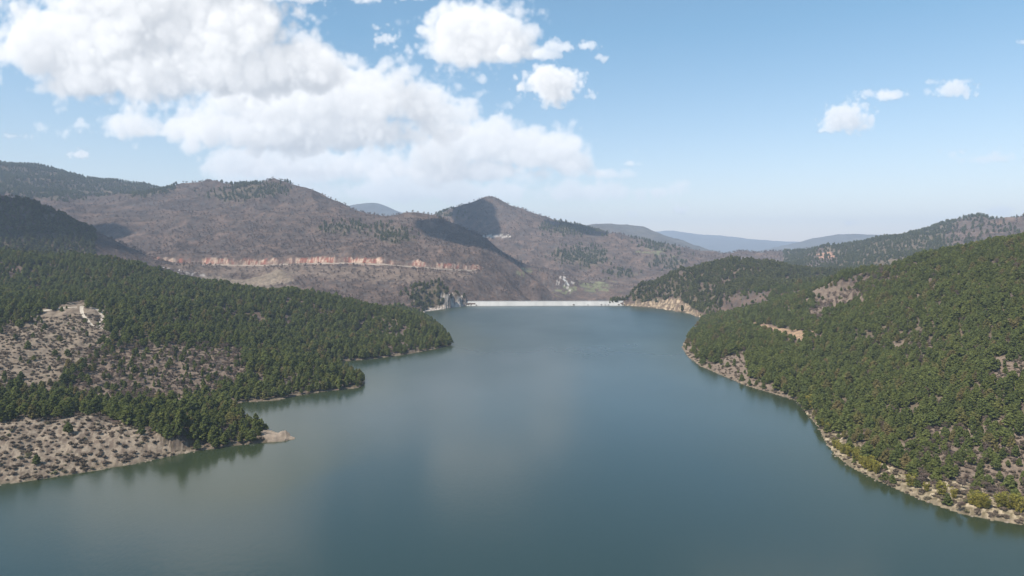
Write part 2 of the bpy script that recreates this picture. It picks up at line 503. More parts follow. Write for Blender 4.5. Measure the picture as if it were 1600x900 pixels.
# folds and gullies, growing with distance, dying out at the water line
fold = fbm(AZg * 17 + 0.5 * fbm(AZg * 8, LRg * 8, 2, s=8), LRg * 13, 5, s=3, ridged=True, gain=0.42) - 0.62
fold2 = fbm(AZg * 90, LRg * 60, 4, s=41, gain=0.55) - 0.5
dist_gain = sstep(450, 1600, RG)
ampl = RG * (0.007 + 0.008 * dist_gain) * (1 - 0.85 * sstep(3500, 6000, RG))
fade = sstep(0.0, 1.0, np.abs(H) / (0.014 * RG + 2.5))
az_pk = math.atan2(-20.0, 1066.7)
ampl = ampl * (1 - 0.85 * np.exp(-((AZg - az_pk) / 0.075) ** 2) * sstep(2400, 2750, RG))
H = H + fade * (fold * ampl + fold2 * RG * (0.006 - 0.0042 * dist_gain))

# the road cut in the brown mountain: a bench and a steep bank above it
RD = [(185, 406, 1500), (300, 411, 1495), (400, 413, 1490), (470, 410, 1490), (540, 409, 1490), (600, 411, 1485), (660, 416, 1500), (700, 419, 1540), (745, 421, 1600)]
RDP = np.array([at(*p) for p in [(a, b, c) for a, b, c in RD]])
rd_az, rd_r, rd_z = np.arctan2(RDP[:, 0], RDP[:, 1]), np.hypot(RDP[:, 0], RDP[:, 1]), RDP[:, 2]
rr = np.interp(AZg, rd_az, rd_r)
in_rd = sstep(rd_az[0] - .015, rd_az[0] + .01, AZg) * (1 - sstep(rd_az[-1] - .01, rd_az[-1] + .015, AZg))
dr = RG - rr
rd_zz = np.interp(AZg, rd_az, rd_z)
w_rd = in_rd * np.exp(-(dr / 55.0) ** 2)
H = H * (1 - w_rd) + (rd_zz + dr * 0.30) * w_rd
cut_h = 5 + 9 * (fbm(AZg * 110, LRg * 30, 3, s=77) - .5)
H = H + in_rd * (cut_h * sstep(0, 9, dr) * (1 - sstep(20, 260, dr)) - 3 * sstep(-60, -10, dr) * (1 - sstep(-9, 0, dr)))

LRn = LRg + 2.2 * H / RG
PX, PY, PD = project(GX, GY, H)
# stepped quarry faces at both ends of the dam
QUARRY_L = [(688, 462), (702, 459), (720, 464), (731, 474), (712, 482), (690, 485), (660, 491), (655, 486), (684, 479)]
QUARRY_R = [(962, 474), (1000, 473), (1030, 469), (1056, 467), (1076, 477), (1096, 491), (1102, 500), (1050, 490), (1000, 482), (965, 480)]
jx = (fbm(AZg * 400, LRn * 250, 3, s=9) - .5) * 14
jy = (fbm(AZg * 400, LRn * 250, 3, s=19) - .5) * 9
qm = (in_poly(PX + jx, PY + jy * .5, QUARRY_L) | in_poly(PX + jx, PY + jy * .5, QUARRY_R)) & (RG > 950) & (RG < 1420)
q = H / 6.0
H = np.where(qm & (H > 0.5), (np.floor(q) + sstep(0.55, 0.95, q - np.floor(q))) * 6.0 + 1.0 + (fbm(AZg * 900, LRn * 700, 3, s=51) - .5) * 3, H)
# keep ground that is not lake out of the water
LAKE = [tuple(p[:2]) for p in SH[0] + SH[1] + SH[2] + SH[3]] + [tuple(p[:2]) for p in SH[5][::-1]] + [tuple(p[:2]) for p in SH[4][::-1]]
LAKE = LAKE + [(340, 0), (700, -900), (-700, -900), (-420, 100)]
near_lake = np.zeros(H.shape, bool)
mask_d = (GY < 1275)
inl = in_poly(GX, GY, LAKE)
H = np.where(mask_d & ~inl & (RG < 1500), np.maximum(H, 0.25 + 0.0006 * RG), H)
H = np.where(inl & (GY > -850), np.minimum(H, -0.3), H)
DLa, DRa = at(731, 478, z=0.0), at(972, 477.5, z=0.0)
fd = (GX - DLa[0]) / (DRa[0] - DLa[0])
by = DLa[1] + (DRa[1] - DLa[1]) * fd
front_dam = (fd > -0.005) & (fd < 1.0) & (GY < by + 4) & (GY > by - 60)
H = np.where(front_dam, np.minimum(H, -2.0), H)
H = np.where((fd > -0.01) & (fd < 1.01) & (GY >= by + 4) & (GY < by + 25), np.minimum(H, 5.0), H)
PX, PY, PD = project(GX, GY, H)
tip_m = in_poly(PX, PY, [(425, 672), (475, 672), (480, 694), (430, 697)]) & (RG < 340)
H = np.where(tip_m & (H > 0.9), 0.9 + (H - 0.9) * 0.25, H)
PX, PY, PD = project(GX, GY, H)


def grid_at(G, x, y):
    az = np.arctan2(x, y)
    lr = np.log(np.hypot(x, y))
    ia = np.interp(az, az_f, np.arange(len(az_f)))
    ir = np.interp(lr, LR, np.arange(NR))
    a0 = np.clip(ia.astype(int), 0, len(az_f) - 2)
    r0 = np.clip(ir.astype(int), 0, NR - 2)
    fa, fr = ia - a0, ir - r0
    return (G[a0, r0] * (1 - fa) + G[a0 + 1, r0] * fa) * (1 - fr) + (G[a0, r0 + 1] * (1 - fa) + G[a0 + 1, r0 + 1] * fa) * fr


def ground(x, y):
    return grid_at(H, np.asarray(x, float), np.asarray(y, float))


def hit(px, py, near=180.0, far=9000.0):
    d = ray(px, py)
    t = np.exp(np.linspace(math.log(near), math.log(far), 5000))
    P = np.array([0, 0, CAM_H])[None] + d[None] * (t / d[1])[:, None]
    b = np.where(P[:, 2] < np.maximum(ground(P[:, 0], P[:, 1]), 0))[0]
    return P[b[0]] if len(b) else P[-1]


# ------------------------------------------------------------------ what grows where
def ell(x, y, cx, cy, rx, ry):
    return 1 - sstep(0.7, 1.15, np.sqrt(((x - cx) / rx) ** 2 + ((y - cy) / ry) ** 2))


j1 = (fbm(AZg * 120, LRn * 90, 4, s=61) - .5)
j2 = (fbm(AZg * 120, LRn * 90, 4, s=71) - .5)
QX, QY = PX + j1 * 60, PY + j2 * 26
near = RG < 1120
leftside = GX < 0
patch = fbm(AZg * 70, LRn * 55, 4, s=81)

pine = np.zeros(H.shape)
open_near = in_poly(QX, QY, [(-300, 640), (0, 640), (120, 646), (200, 664), (262, 682), (296, 700), (300, 730), (0, 800), (-300, 860)])
knoll = in_poly(QX, QY, [(-200, 535), (0, 523), (50, 496), (75, 484), (128, 470), (172, 490), (168, 530), (140, 556), (105, 580), (80, 606), (0, 612), (-200, 640)])
mixed = in_poly(QX, QY, [(130, 550), (220, 540), (360, 540), (395, 580), (340, 626), (200, 636), (110, 610)])
pine = np.where(near, 1.0, pine)
pine = np.where(near & leftside & mixed, 0.2, pine)
pine = np.where(near & leftside & knoll, 0.03, pine)
pine = np.where(near & leftside & open_near & (RG < 420), 0.015, pine)
tip = in_poly(PX, PY, [(405, 672), (470, 670), (475, 692), (425, 700)])
pine = np.where(near & tip, 0.0, pine)
clear_r = in_poly(QX, QY, [(1262, 452), (1300, 442), (1345, 450), (1350, 470), (1300, 490), (1285, 510), (1262, 505)])
cape = in_poly(PX + j1 * 30, PY + j2 * 18, [(1050, 530), (1078, 532), (1088, 562), (1110, 570), (1128, 556), (1166, 552), (1170, 588), (1200, 603), (1240, 618), (1250, 632), (1150, 606), (1050, 560)])
bank_r = in_poly(PX + j1 * 20, PY + j2 * 12, [(1165, 500), (1210, 510), (1290, 524), (1290, 531), (1235, 530), (1185, 516)])
shore_r = in_poly(PX + j1 * 50, PY + j2 * 40, [(1246, 612), (1266, 636), (1290, 672), (1345, 700), (1365, 725), (1410, 738), (1480, 752), (1540, 768), (1620, 785), (1620, 850), (1480, 815), (1300, 730), (1240, 640)])
sparse_r = in_poly(QX, QY, [(1400, 690), (1480, 660), (1640, 660), (1640, 830), (1480, 800)])
rock_r = in_poly(QX, QY, [(1530, 560), (1620, 556), (1620, 600), (1550, 600)])
rock_r2 = in_poly(QX, QY, [(1395, 530), (1450, 540), (1470, 556), (1400, 552)])
rightside = GX > 0
pine = np.where(near & rightside & clear_r, 0.03, pine)
pine = np.where(near & rightside & sparse_r, 0.42, pine)
pine = np.where(near & rightside & (rock_r | rock_r2), 0.22, pine)
pine = np.where(near & rightside & cape, 0.07, pine)
pine = np.where(near & rightside & bank_r, 0.0, pine)
pine = np.where(near & rightside & shore_r, 0.12, pine)
strip = near & rightside & in_poly(QX, QY, [(1285, 447), (1395, 415), (1425, 402), (1410, 428), (1350, 455), (1300, 462)])
pine = np.where(strip, 0.25, pine)
pine = np.where(near & (pine > 0.9), np.clip(1.25 - 0.95 * sstep(0.5, 0.72, patch) - 0.72 * leftside * sstep(.46, .60, fbm(AZg * 150, LRn * 110, 3, s=85)), 0.25, 1.0), pine)
# dark hill
pine = np.where((RG >= 1120) & (RG < 1580) & (PX < 150) & leftside, 1.0, pine)
# hill right of the dam
hill_r = (RG >= 1000) & (RG < 1560) & rightside & (PX > 950)
pine = np.where(hill_r, np.clip(1.5 - 1.6 * sstep(0.5, 0.66, patch), 0.12, 1.0), pine)
bare_r = hill_r & in_poly(QX, QY, [(1120, 462), (1200, 455), (1215, 480), (1150, 500), (1110, 500)])
pine = np.where(bare_r, 0.1, pine)
# far left ridge
fl = (RG > 2350) & (RG < 3900) & in_poly(QX, QY, [(-300, 240), (270, 240), (268, 300), (235, 308), (160, 300), (110, 312), (0, 306), (-300, 330)])
pine = np.where(fl, 1.0, pine)
far = (RG > 1580) & (RG < 4200)
for (cx, cy, rx, ry) in ((355, 307, 40, 7), (410, 298, 40, 10), (375, 285, 18, 4), (540, 357, 34, 6), (620, 369, 26, 9), (595, 358, 10, 8), (700, 335, 16, 5), (915, 402, 34, 14), (873, 398, 10, 6), (900, 356, 50, 7), (1050, 410, 28, 8), (970, 428, 18, 5), (1030, 385, 25, 3), (1010, 375, 18, 3)):
    pine = np.maximum(pine, np.where(far & (GX < 900), ell(QX, QY, cx, cy, rx * 1.1, ry * 1.15), 0))
rm = (RG > 1560) & (RG < 3000) & rightside & (PX > 1225)
rm_bare = in_poly(QX, QY, [(1480, 352), (1500, 340), (1700, 320), (1700, 385), (1470, 385)]) | in_poly(QX, QY, [(1262, 396), (1300, 388), (1310, 410), (1255, 415)])
pine = np.where(rm, np.where(rm_bare, 0.12, 0.9), pine)
quarry_zone = qm | ((RG > 1150) & (RG < 1300) & in_poly(PX, PY, [(692, 466), (726, 468), (732, 480), (690, 486)]))
knob = (RG > 1130) & (RG < 1330) & in_poly(QX, QY, [(645, 450), (690, 436), (722, 448), (734, 466), (706, 462), (690, 464), (686, 478), (655, 486), (645, 480)])
pine = np.where(knob, 0.9, pine)
roadcut = (in_rd > .5) & (dr > -14) & (dr < 16)
works = (RG > 1120) & (RG < 1490) & in_poly(QX, QY, [(230, 410), (350, 408), (345, 420), (310, 432), (275, 425)])
field = (RG > 1120) & (RG < 1490) & in_poly(QX, QY, [(322, 440), (372, 416), (425, 414), (465, 430), (425, 456), (335, 454)])
fields_far = far & (ell(QX, QY, 930, 447, 24, 5) + ell(QX, QY, 820, 426, 12, 4) + ell(QX, QY, 1020, 394, 18, 3) + ell(QX, QY, 885, 452, 14, 6) > .4)
for z_ in (quarry_zone & ~knob, roadcut, works, field, fields_far):
    pine = np.where(z_, 0.0, pine)
lakeside = (H < 0.9) & (GY < 1275)
pine = np.where(lakeside & (H < 0.2), 0, pine)

# bare leafless woodland on the brown hills
bare = np.where((RG > 1090) & (RG < 4300) & (pine < 0.6), 1.0 - pine, 0.0)
bare = 0.75 * bare * (0.25 + 1.1 * sstep(0.35, 0.7, fbm(AZg * 45, LRn * 34, 5, s=91)))
for z_ in (quarry_zone, roadcut, works, field, fields_far):
    bare = np.where(z_, 0.0, bare)
bare = np.where(near & rightside & clear_r, 0.9, bare)
bare = np.where(near & rightside & (sparse_r | rock_r2), 0.4, bare)
bare = np.where(near & leftside & mixed, 0.6, bare)
bare = np.where(strip, 0.9, bare)
bare = np.where(near & rightside & (pine > .3) & (bare < .1), 0.10, bare)
bare = np.where(near & rightside & shore_r & (PX > 1380), 0.35, bare)

# scrub bushes on the open slopes
scrub = np.where(near & leftside & open_near & (RG < 430), 1.0, 0.0)
scrub = np.where(near & leftside & knoll, 0.9, scrub)
scrub = np.where(near & leftside & mixed, 0.5, scrub)
scrub = np.where(near & rightside & (cape | rock_r | clear_r), 0.45, scrub)
scrub = np.where(near & rightside & (shore_r | sparse_r), 0.95, scrub)
scrub = np.where(near & (pine > .2) & (pine < .7) & (scrub < .1), 0.45, scrub)
scrub = scrub * (0.15 + 1.1 * sstep(.38, .62, fbm(AZg * 170, LRn * 130, 4, s=171)))
scrub = np.where(H < 0.25, 0, scrub)


# ground colour (bare albedo of soils, litter and rock)
def c3(r, g, b):
    return np.array([r, g, b])


def mixc(a, b, t):
    return a * (1 - t[..., None]) + b * t[..., None]


n1 = fbm(AZg * 300, LRn * 220, 4, s=101)
n2 = fbm(AZg * 60, LRn * 45, 4, s=111)
G = np.broadcast_to(c3(.090, .066, .055), H.shape + (3,)).copy()
G = mixc(G, c3(.134, .092, .072), sstep(.42, .72, n2))
G = mixc(G, c3(.085, .078, .074), sstep(.5, .75, n1) * .7)
forest = sstep(.3, .8, pine)
G = mixc(G, c3(.115, .092, .062), forest * .85)
soil = (near & leftside & (open_near & (RG < 430) | knoll)).astype(float)
knoll_f = (near & leftside & knoll).astype(float)
soil_c = mixc(np.broadcast_to(c3(.275, .220, .165), H.shape + (3,)), c3(.155, .118, .09), sstep(.40, .62, n1))
soil_c = mixc(soil_c, c3(.20, .155, .115), knoll_f * .6)
G = mixc(G, soil_c, soil)
G = mixc(G, c3(.19, .145, .11), (near & leftside & mixed).astype(float) * .8)
G = mixc(G, c3(.17, .13, .10), (near & rightside & (cape | clear_r | rock_r | rock_r2 | sparse_r)).astype(float) * .85)
G = mixc(G, c3(.28, .19, .12), (near & rightside & bank_r).astype(float) * (.35 + .65 * sstep(.4, .55, n1)))
G = mixc(G, mixc(np.broadcast_to(c3(.33, .27, .19), H.shape + (3,)), c3(.13, .105, .065), sstep(.40, .58, n1)), (near & rightside & shore_r).astype(float))
sh_band = (1 - sstep(0.7, 1.7, H + (n1 - .5) * 3)) * (RG < 1120)
G = mixc(G, c3(.215, .168, .118), sh_band * .7 * sstep(.46, .6, fbm(AZg * 130, LRn * 100, 3, s=141)))
G = mixc(G, c3(.10, .082, .055), sh_band * .6 * sstep(.5, .6, fbm(AZg * 190, LRn * 150, 3, s=151)))
G = mixc(G, c3(.27, .215, .165), (near & tip).astype(float) * .8)
wet = (1 - sstep(0.1, 0.55, H)) * (RG < 1300)
G = mixc(G, c3(.12, .10, .07), wet * .6)
qn = fbm(AZg * 520, LRn * 300 + H * .5, 4, s=121)
qr = (qm & rightside).astype(float)
ql = (quarry_zone & ~knob & leftside).astype(float)
G = mixc(G, mixc(np.broadcast_to(c3(.36, .275, .185), H.shape + (3,)), c3(.13, .095, .07), sstep(.36, .56, qn)), qr)
G = mixc(G, mixc(np.broadcast_to(c3(.48, .41, .35), H.shape + (3,)), c3(.2, .17, .15), sstep(.45, .62, qn)), ql)
cn = fbm(AZg * 700, H * 0.12, 4, s=131)
cut_col = mixc(np.broadcast_to(c3(.46, .335, .25), H.shape + (3,)), c3(.25, .10, .07), sstep(.42, .56, cn))
cn2 = fbm(AZg * 60, LRg * 0 + 3.3, 4, s=137, gain=.6)
cutm = in_rd * sstep(-10, -6, dr) * (1 - sstep(4, 9, dr - 12 * cn2)) * (0.2 + 0.8 * sstep(.40, .54, cn2))
G = mixc(G, cut_col, cutm)
G = mixc(G, mixc(np.broadcast_to(c3(.55, .50, .46), H.shape + (3,)), c3(.12, .10, .10), sstep(.4, .55, n1)), works.astype(float) * .9)
graded = (RG > 1120) & (RG < 1640) & in_poly(QX, QY, [(240, 411), (480, 414), (745, 424), (720, 436), (600, 440), (500, 434), (430, 425), (330, 440)])
G = mixc(G, c3(.20, .15, .115), graded.astype(float) * .55)
G = mixc(G, c3(.215, .17, .125), field.astype(float) * (.6 + .4 * sstep(.4, .6, n1)))
G = mixc(G, c3(.15, .15, .085), fields_far.astype(float))
scar = far & (ell(QX, QY, 882, 442, 7, 8) + ell(PX, PY, 776, 369, 26, 2) > .5)
G = mixc(G, c3(.46, .41, .37), scar.astype(float) * .85)
rcut = (RG > 1600) & (RG < 2600) & in_poly(PX + j1 * 10, PY + j2 * 6, [(1276, 396), (1300, 393), (1302, 402), (1278, 404)])
G = mixc(G, c3(.34, .20, .14), rcut.astype(float))
mt = sstep(3800, 5200, RG)
G = mixc(G, c3(.085, .08, .07), mt)


# ------------------------------------------------------------------ materials
def new_mat(name):
    m = bpy.data.materials.new(name)
    m.use_nodes = True
    t = m.node_tree
    t.nodes.clear()
    o = t.nodes.new('ShaderNodeOutputMaterial')
    return m, t, o


def node(t, kind, **kw):
    n = t.nodes.new(kind)
    for k, v in kw.items():
        if k.startswith('i_'):
            n.inputs[k[2:].replace('_', ' ')].default_value = v
        else:
            setattr(n, k, v)
    return n


def ground_mat(name, s_fine, s_mid, bump_d, contrast=0.55):
    m, t, o = new_mat(name)
    at_ = node(t, 'ShaderNodeAttribute', attribute_name='ground')
    geo = node(t, 'ShaderNodeNewGeometry')
    nf = node(t, 'ShaderNodeTexNoise', i_Scale=s_fine, i_Detail=6.0, i_Roughness=0.65)
    nm = node(t, 'ShaderNodeTexNoise', i_Scale=s_mid, i_Detail=5.0, i_Roughness=0.6)
    t.links.new(geo.outputs['Position'], nf.inputs['Vector'])
    t.links.new(geo.outputs['Position'], nm.inputs['Vector'])
    ad = node(t, 'ShaderNodeMath', operation='ADD')
    t.links.new(nf.outputs[0], ad.inputs[0])
    t.links.new(nm.outputs[0], ad.inputs[1])
    mr = node(t, 'ShaderNodeMapRange')
    mr.inputs['From Min'].default_value = 0.7
    mr.inputs['From Max'].default_value = 1.3
    mr.inputs['To Min'].default_value = 1 - contrast
    mr.inputs['To Max'].default_value = 1 + contrast
    t.links.new(ad.outputs[0], mr.inputs[0])
    mul = node(t, 'ShaderNodeVectorMath', operation='SCALE')
    t.links.new(at_.outputs['Color'], mul.inputs[0])
    t.links.new(mr.outputs[0], mul.inputs['Scale'])
    bs = node(t, 'ShaderNodeBsdfDiffuse')
    bs.inputs['Roughness'].default_value = 0.6
    t.links.new(mul.outputs[0], bs.inputs['Color'])
    bp = node(t, 'ShaderNodeBump', i_Strength=0.9, i_Distance=bump_d)
    t.links.new(ad.outputs[0], bp.inputs['Height'])
    t.links.new(bp.outputs[0], bs.inputs['Normal'])
    t.links.new(bs.outputs[0], o.inputs[0])
    return m


def plain_mat(name, colr, rough=0.8, var=0.25, scale=0.5, bump=0.0, streak=False):
    m, t, o = new_mat(name)
    tcn = node(t, 'ShaderNodeNewGeometry')
    nf = node(t, 'ShaderNodeTexNoise', i_Scale=scale, i_Detail=5.0, i_Roughness=0.6)
    if streak:
        mp = node(t, 'ShaderNodeMapping')
        mp.inputs['Scale'].default_value = (1, 0.15, 0.15)
        t.links.new(tcn.outputs['Position'], mp.inputs[0])
        t.links.new(mp.outputs[0], nf.inputs['Vector'])
    else:
        t.links.new(tcn.outputs['Position'], nf.inputs['Vector'])
    mr = node(t, 'ShaderNodeMapRange')
    mr.inputs['From Min'].default_value = 0.3
    mr.inputs['From Max'].default_value = 0.7
    mr.inputs['To Min'].default_value = 1 - var
    mr.inputs['To Max'].default_value = 1 + var * .5
    t.links.new(nf.outputs[0], mr.inputs[0])
    mul = node(t, 'ShaderNodeVectorMath', operation='SCALE')
    mul.inputs[0].default_value = colr
    t.links.new(mr.outputs[0], mul.inputs['Scale'])
    bs = node(t, 'ShaderNodeBsdfPrincipled')
    bs.inputs['Roughness'].default_value = rough
    bs.inputs['Specular IOR Level'].default_value = 0.2
    t.links.new(mul.outputs[0], bs.inputs['Base Color'])
    if bump:
        bp = node(t, 'ShaderNodeBump', i_Strength=0.7, i_Distance=bump)
        t.links.new(nf.outputs[0], bp.inputs['Height'])
        t.links.new(bp.outputs[0], bs.inputs['Normal'])
    t.links.new(bs.outputs[0], o.inputs[0])
    return m


def leaf_mat(name, c_a, c_b, transl=0.25, c_c=None):
    """foliage: colour differs from tree to tree and from sprig to sprig"""
    m, t, o = new_mat(name)
    oi = node(t, 'ShaderNodeObjectInfo')
    at_ = node(t, 'ShaderNodeAttribute', attribute_name='tint')
    rp = node(t, 'ShaderNodeValToRGB')
    rp.color_ramp.elements[0].color = (*c_a, 1)
    rp.color_ramp.elements[1].color = (*c_b, 1)
    rp.color_ramp.elements[1].position = 0.85
    if c_c:
        e = rp.color_ramp.elements.new(1.0)
        e.color = (*c_c, 1)
    t.links.new(oi.outputs['Random'], rp.inputs[0])
    mr = node(t, 'ShaderNodeMapRange')
    mr.inputs['To Min'].default_value = 0.75
    mr.inputs['To Max'].default_value = 1.35
    t.links.new(at_.outputs['Fac'], mr.inputs[0])
    mul = node(t, 'ShaderNodeVectorMath', operation='SCALE')
    t.links.new(rp.outputs[0], mul.inputs[0])
    t.links.new(mr.outputs[0], mul.inputs['Scale'])
    d = node(t, 'ShaderNodeBsdfDiffuse')
    t.links.new(mul.outputs[0], d.inputs['Color'])
    tr = node(t, 'ShaderNodeBsdfTranslucent')
    t.links.new(mul.outputs[0], tr.inputs['Color'])
    mxs = node(t, 'ShaderNodeMixShader')
    mxs.inputs[0].default_value = transl
    t.links.new(d.outputs[0], mxs.inputs[1])
    t.links.new(tr.outputs[0], mxs.inputs[2])
    t.links.new(mxs.outputs[0], o.inputs[0])
    return m


M = {
    'near': ground_mat('hillside_ground', 1.6, 0.25, 0.22, 0.4),
    'far': ground_mat('hill_ground', 0.16, 0.03, 4.0, 0.5),
    'mount': ground_mat('mountain_ground', 0.02, 0.006, 15.0, 0.35),
    'pine': leaf_mat('pine_needles', (.116, .138, .046), (.162, .178, .054), 0.45, (.20, .16, .07)),
    'pine_dark': leaf_mat('dark_pine_needles', (.090, .098, .040), (.124, .126, .048), 0.32),
    'bark': plain_mat('pine_bark', (.16, .105, .075), 0.9, 0.4, 2.0),
    'twig': leaf_mat('bare_twigs', (.122, .092, .078), (.165, .118, .094), 0.3),
    'twig_bark': plain_mat('grey_bark', (.15, .13, .12), 0.9, 0.3, 2.0),
    'scrub': leaf_mat('scrub_leaves', (.115, .092, .066), (.185, .142, .108), 0.25, (.14, .135, .07)),
    'willow': leaf_mat('willow_leaves', (.22, .21, .05), (.30, .26, .06), 0.45),
    'concrete': plain_mat('pale_concrete', (.36, .35, .33), 0.75, 0.16, 0.10, 0.0, True),
    'parapet': plain_mat('white_concrete', (.46, .45, .43), 0.7, 0.15, 0.2),
    'asphalt': plain_mat('asphalt', (.09, .09, .095), 0.9, 0.2, 0.4),
    'track': plain_mat('track_dirt', (.42, .36, .29), 0.95, 0.25, 0.4),
    'road': plain_mat('graded_road', (.27, .215, .17), 0.95, 0.4, 0.05),
    'rock': plain_mat('shore_rock', (.23, .18, .14), 0.9, 0.45, 1.2, 0.25),
    'fill': plain_mat('rock_fill', (.26, .24, .22), 0.95, 0.4, 0.3, 0.6),
}


def obj(name, verts, faces, mats, parent=None, smooth=False, kind=None):
    me = bpy.data.meshes.new(name)
    me.from_pydata([tuple(map(float, v)) for v in verts], [], [tuple(map(int, f)) for f in faces])
    for m in (mats if isinstance(mats, (list, tuple)) else [mats]):
        me.materials.append(m)
    if smooth:
        me.polygons.foreach_set('use_smooth', [True] * len(me.polygons))
    me.update()
    o = bpy.data.objects.new(name, me)
    col.objects.link(o)
    o.parent = parent
    if kind:
        o['kind'] = kind
    return o


def tag(o, label, cat, group=None, kind=None):
    o['label'] = label
    o['category'] = cat
    if group:
        o['group'] = group
    if kind:
        o['kind'] = kind
    return o


def empty(name, loc, rz=0.0, sc=1.0):
    o = bpy.data.objects.new(name, None)
    col.objects.link(o)
    o.location = tuple(map(float, loc))
    o.rotation_euler = (0, 0, float(rz))
    o.scale = (sc, sc, sc)
    o.empty_display_size = 1.0
    return o


# ------------------------------------------------------------------ terrain meshes
def terrain_mesh(name, sel_r0, sel_r1, mat, ia0=0, ia1=None, wrap=True):
    cols_ = list(range(NA)) + [0]
    r_idx = np.arange(sel_r0, sel_r1 + 1)
    nr = len(r_idx)
    X_, Y_, Z_ = GX[:, r_idx].ravel(), GY[:, r_idx].ravel(), H[:, r_idx].ravel()
    co = np.stack([X_, Y_, Z_], -1).astype(np.float32)
    ids = np.arange(NA * nr).reshape(NA, nr)
    nxt = np.roll(ids, -1, axis=0)
    quads = np.stack([ids[:, :-1], ids[:, 1:], nxt[:, 1:], nxt[:, :-1]], -1).reshape(-1, 4)
    me = bpy.data.meshes.new(name)
    me.vertices.add(len(co))
    me.vertices.foreach_set('co', co.ravel())
    me.loops.add(quads.size)
    me.loops.foreach_set('vertex_index', quads.ravel().astype(np.int32))
    me.polygons.add(len(quads))
    me.polygons.foreach_set('loop_start', np.arange(0, quads.size, 4, dtype=np.int32))
    me.polygons.foreach_set('use_smooth', np.ones(len(quads), bool))
    me.update(calc_edges=True)
    ca = me.attributes.new('ground', 'FLOAT_COLOR', 'POINT')
    g4 = np.concatenate([G[:, r_idx].reshape(-1, 3), np.ones((len(co), 1))], -1).astype(np.float32)
    ca.data.foreach_set('color', g4.ravel())
    me.materials.append(mat)
    o = bpy.data.objects.new(name, me)
    col.objects.link(o)
    o['kind'] = 'structure'
    return o


k1 = int(np.searchsorted(LR, math.log(1120)))
k2 = int(np.searchsorted(LR, math.log(4000)))
terrain_mesh('terrain', 0, k1, M['near'])
terrain_mesh('hills', k1, k2, M['far'])
terrain_mesh('mountains', k2, NR - 1, M['mount'])


# ------------------------------------------------------------------ water
def water_mat():
    m, t, o = new_mat('lake_water')
    geo = node(t, 'ShaderNodeNewGeometry')
    mp = node(t, 'ShaderNodeMapping')
    mp.inputs['Scale'].default_value = (1.0, 0.55, 1.0)
    t.links.new(geo.outputs['Position'], mp.inputs[0])
    n1_ = node(t, 'ShaderNodeTexNoise', i_Scale=0.55, i_Detail=3.0, i_Roughness=0.55)
    t.links.new(mp.outputs[0], n1_.inputs['Vector'])
    n2_ = node(t, 'ShaderNodeTexNoise', i_Scale=0.012, i_Detail=3.0)
    t.links.new(mp.outputs[0], n2_.inputs['Vector'])
    # wind lanes: ripples are stronger in some broad streaks
    mr = node(t, 'ShaderNodeMapRange')
    mr.inputs['From Min'].default_value = 0.35
    mr.inputs['From Max'].default_value = 0.65
    mr.inputs['To Min'].default_value = 0.15
    mr.inputs['To Max'].default_value = 0.19
    t.links.new(n2_.outputs[0], mr.inputs[0])
    sx_ = node(t, 'ShaderNodeSeparateXYZ')
    t.links.new(geo.outputs['Position'], sx_.inputs[0])
    rf_ = node(t, 'ShaderNodeMapRange')
    rf_.inputs['From Min'].default_value = 380
    rf_.inputs['From Max'].default_value = 800
    rf_.inputs['To Min'].default_value = 0.0
    rf_.inputs['To Max'].default_value = 0.14
    t.links.new(sx_.outputs[1], rf_.inputs[0])
    ra_ = node(t, 'ShaderNodeMath', operation='ADD')
    t.links.new(mr.outputs[0], ra_.inputs[0])
    t.links.new(rf_.outputs[0], ra_.inputs[1])
    bp = node(t, 'ShaderNodeBump', i_Strength=0.5, i_Distance=0.08)
    t.links.new(n1_.outputs[0], bp.inputs['Height'])
    bs = node(t, 'ShaderNodeBsdfPrincipled')
    da_ = node(t, 'ShaderNodeAttribute', attribute_name='depth')
    dm_ = node(t, 'ShaderNodeMapRange')
    dm_.inputs['From Min'].default_value = 1.0
    dm_.inputs['From Max'].default_value = 20.0
    t.links.new(da_.outputs['Fac'], dm_.inputs[0])
    cm_ = node(t, 'ShaderNodeMixRGB')
    cm_.inputs[1].default_value = (.026, .036, .016, 1)      # shallow: silt and algae
    cm_.inputs[2].default_value = (.017, .034, .030, 1)      # deep
    t.links.new(dm_.outputs[0], cm_.inputs[0])
    t.links.new(cm_.outputs[0], bs.inputs['Base Color'])
    bs.inputs['IOR'].default_value = 1.333
    t.links.new(ra_.outputs[0], bs.inputs['Roughness'])
    bs.inputs['Specular IOR Level'].default_value = 0.7
    t.links.new(bp.outputs[0], bs.inputs['Normal'])
    t.links.new(bs.outputs[0], o.inputs[0])
    return m


DL, DR = at(729, 478, z=0.0), at(975, 477.5, z=0.0)
wl = [(-760, -890), (760, -890), (420, 200), (330, 420), (330, 700), (330, 1040), (240, 1285), (-150, 1288), (-260, 1230), (-330, 800), (-420, 400)]
wxs, wys = np.linspace(-760, 760, 153), np.linspace(-890, 1288, 219)
WX, WY = np.meshgrid(wxs, wys, indexing='ij')
cxm, cym = (WX[:-1, :-1] + WX[1:, 1:]) / 2, (WY[:-1, :-1] + WY[1:, 1:]) / 2
inside = in_poly(cxm, cym, wl)
wid = np.arange(WX.size).reshape(WX.shape)
quads_w = np.stack([wid[:-1, :-1], wid[1:, :-1], wid[1:, 1:], wid[:-1, 1:]], -1)[inside]
used, inv = np.unique(quads_w.ravel(), return_inverse=True)
wxy = np.column_stack([WX.ravel()[used], WY.ravel()[used], np.zeros(len(used))])
lake_o = obj('water', wxy, inv.reshape(-1, 4), water_mat(), kind='structure')
wv_ok = (np.abs(np.arctan2(wxy[:, 0], wxy[:, 1])) < R(46)) & (np.hypot(wxy[:, 0], wxy[:, 1]) > 40)
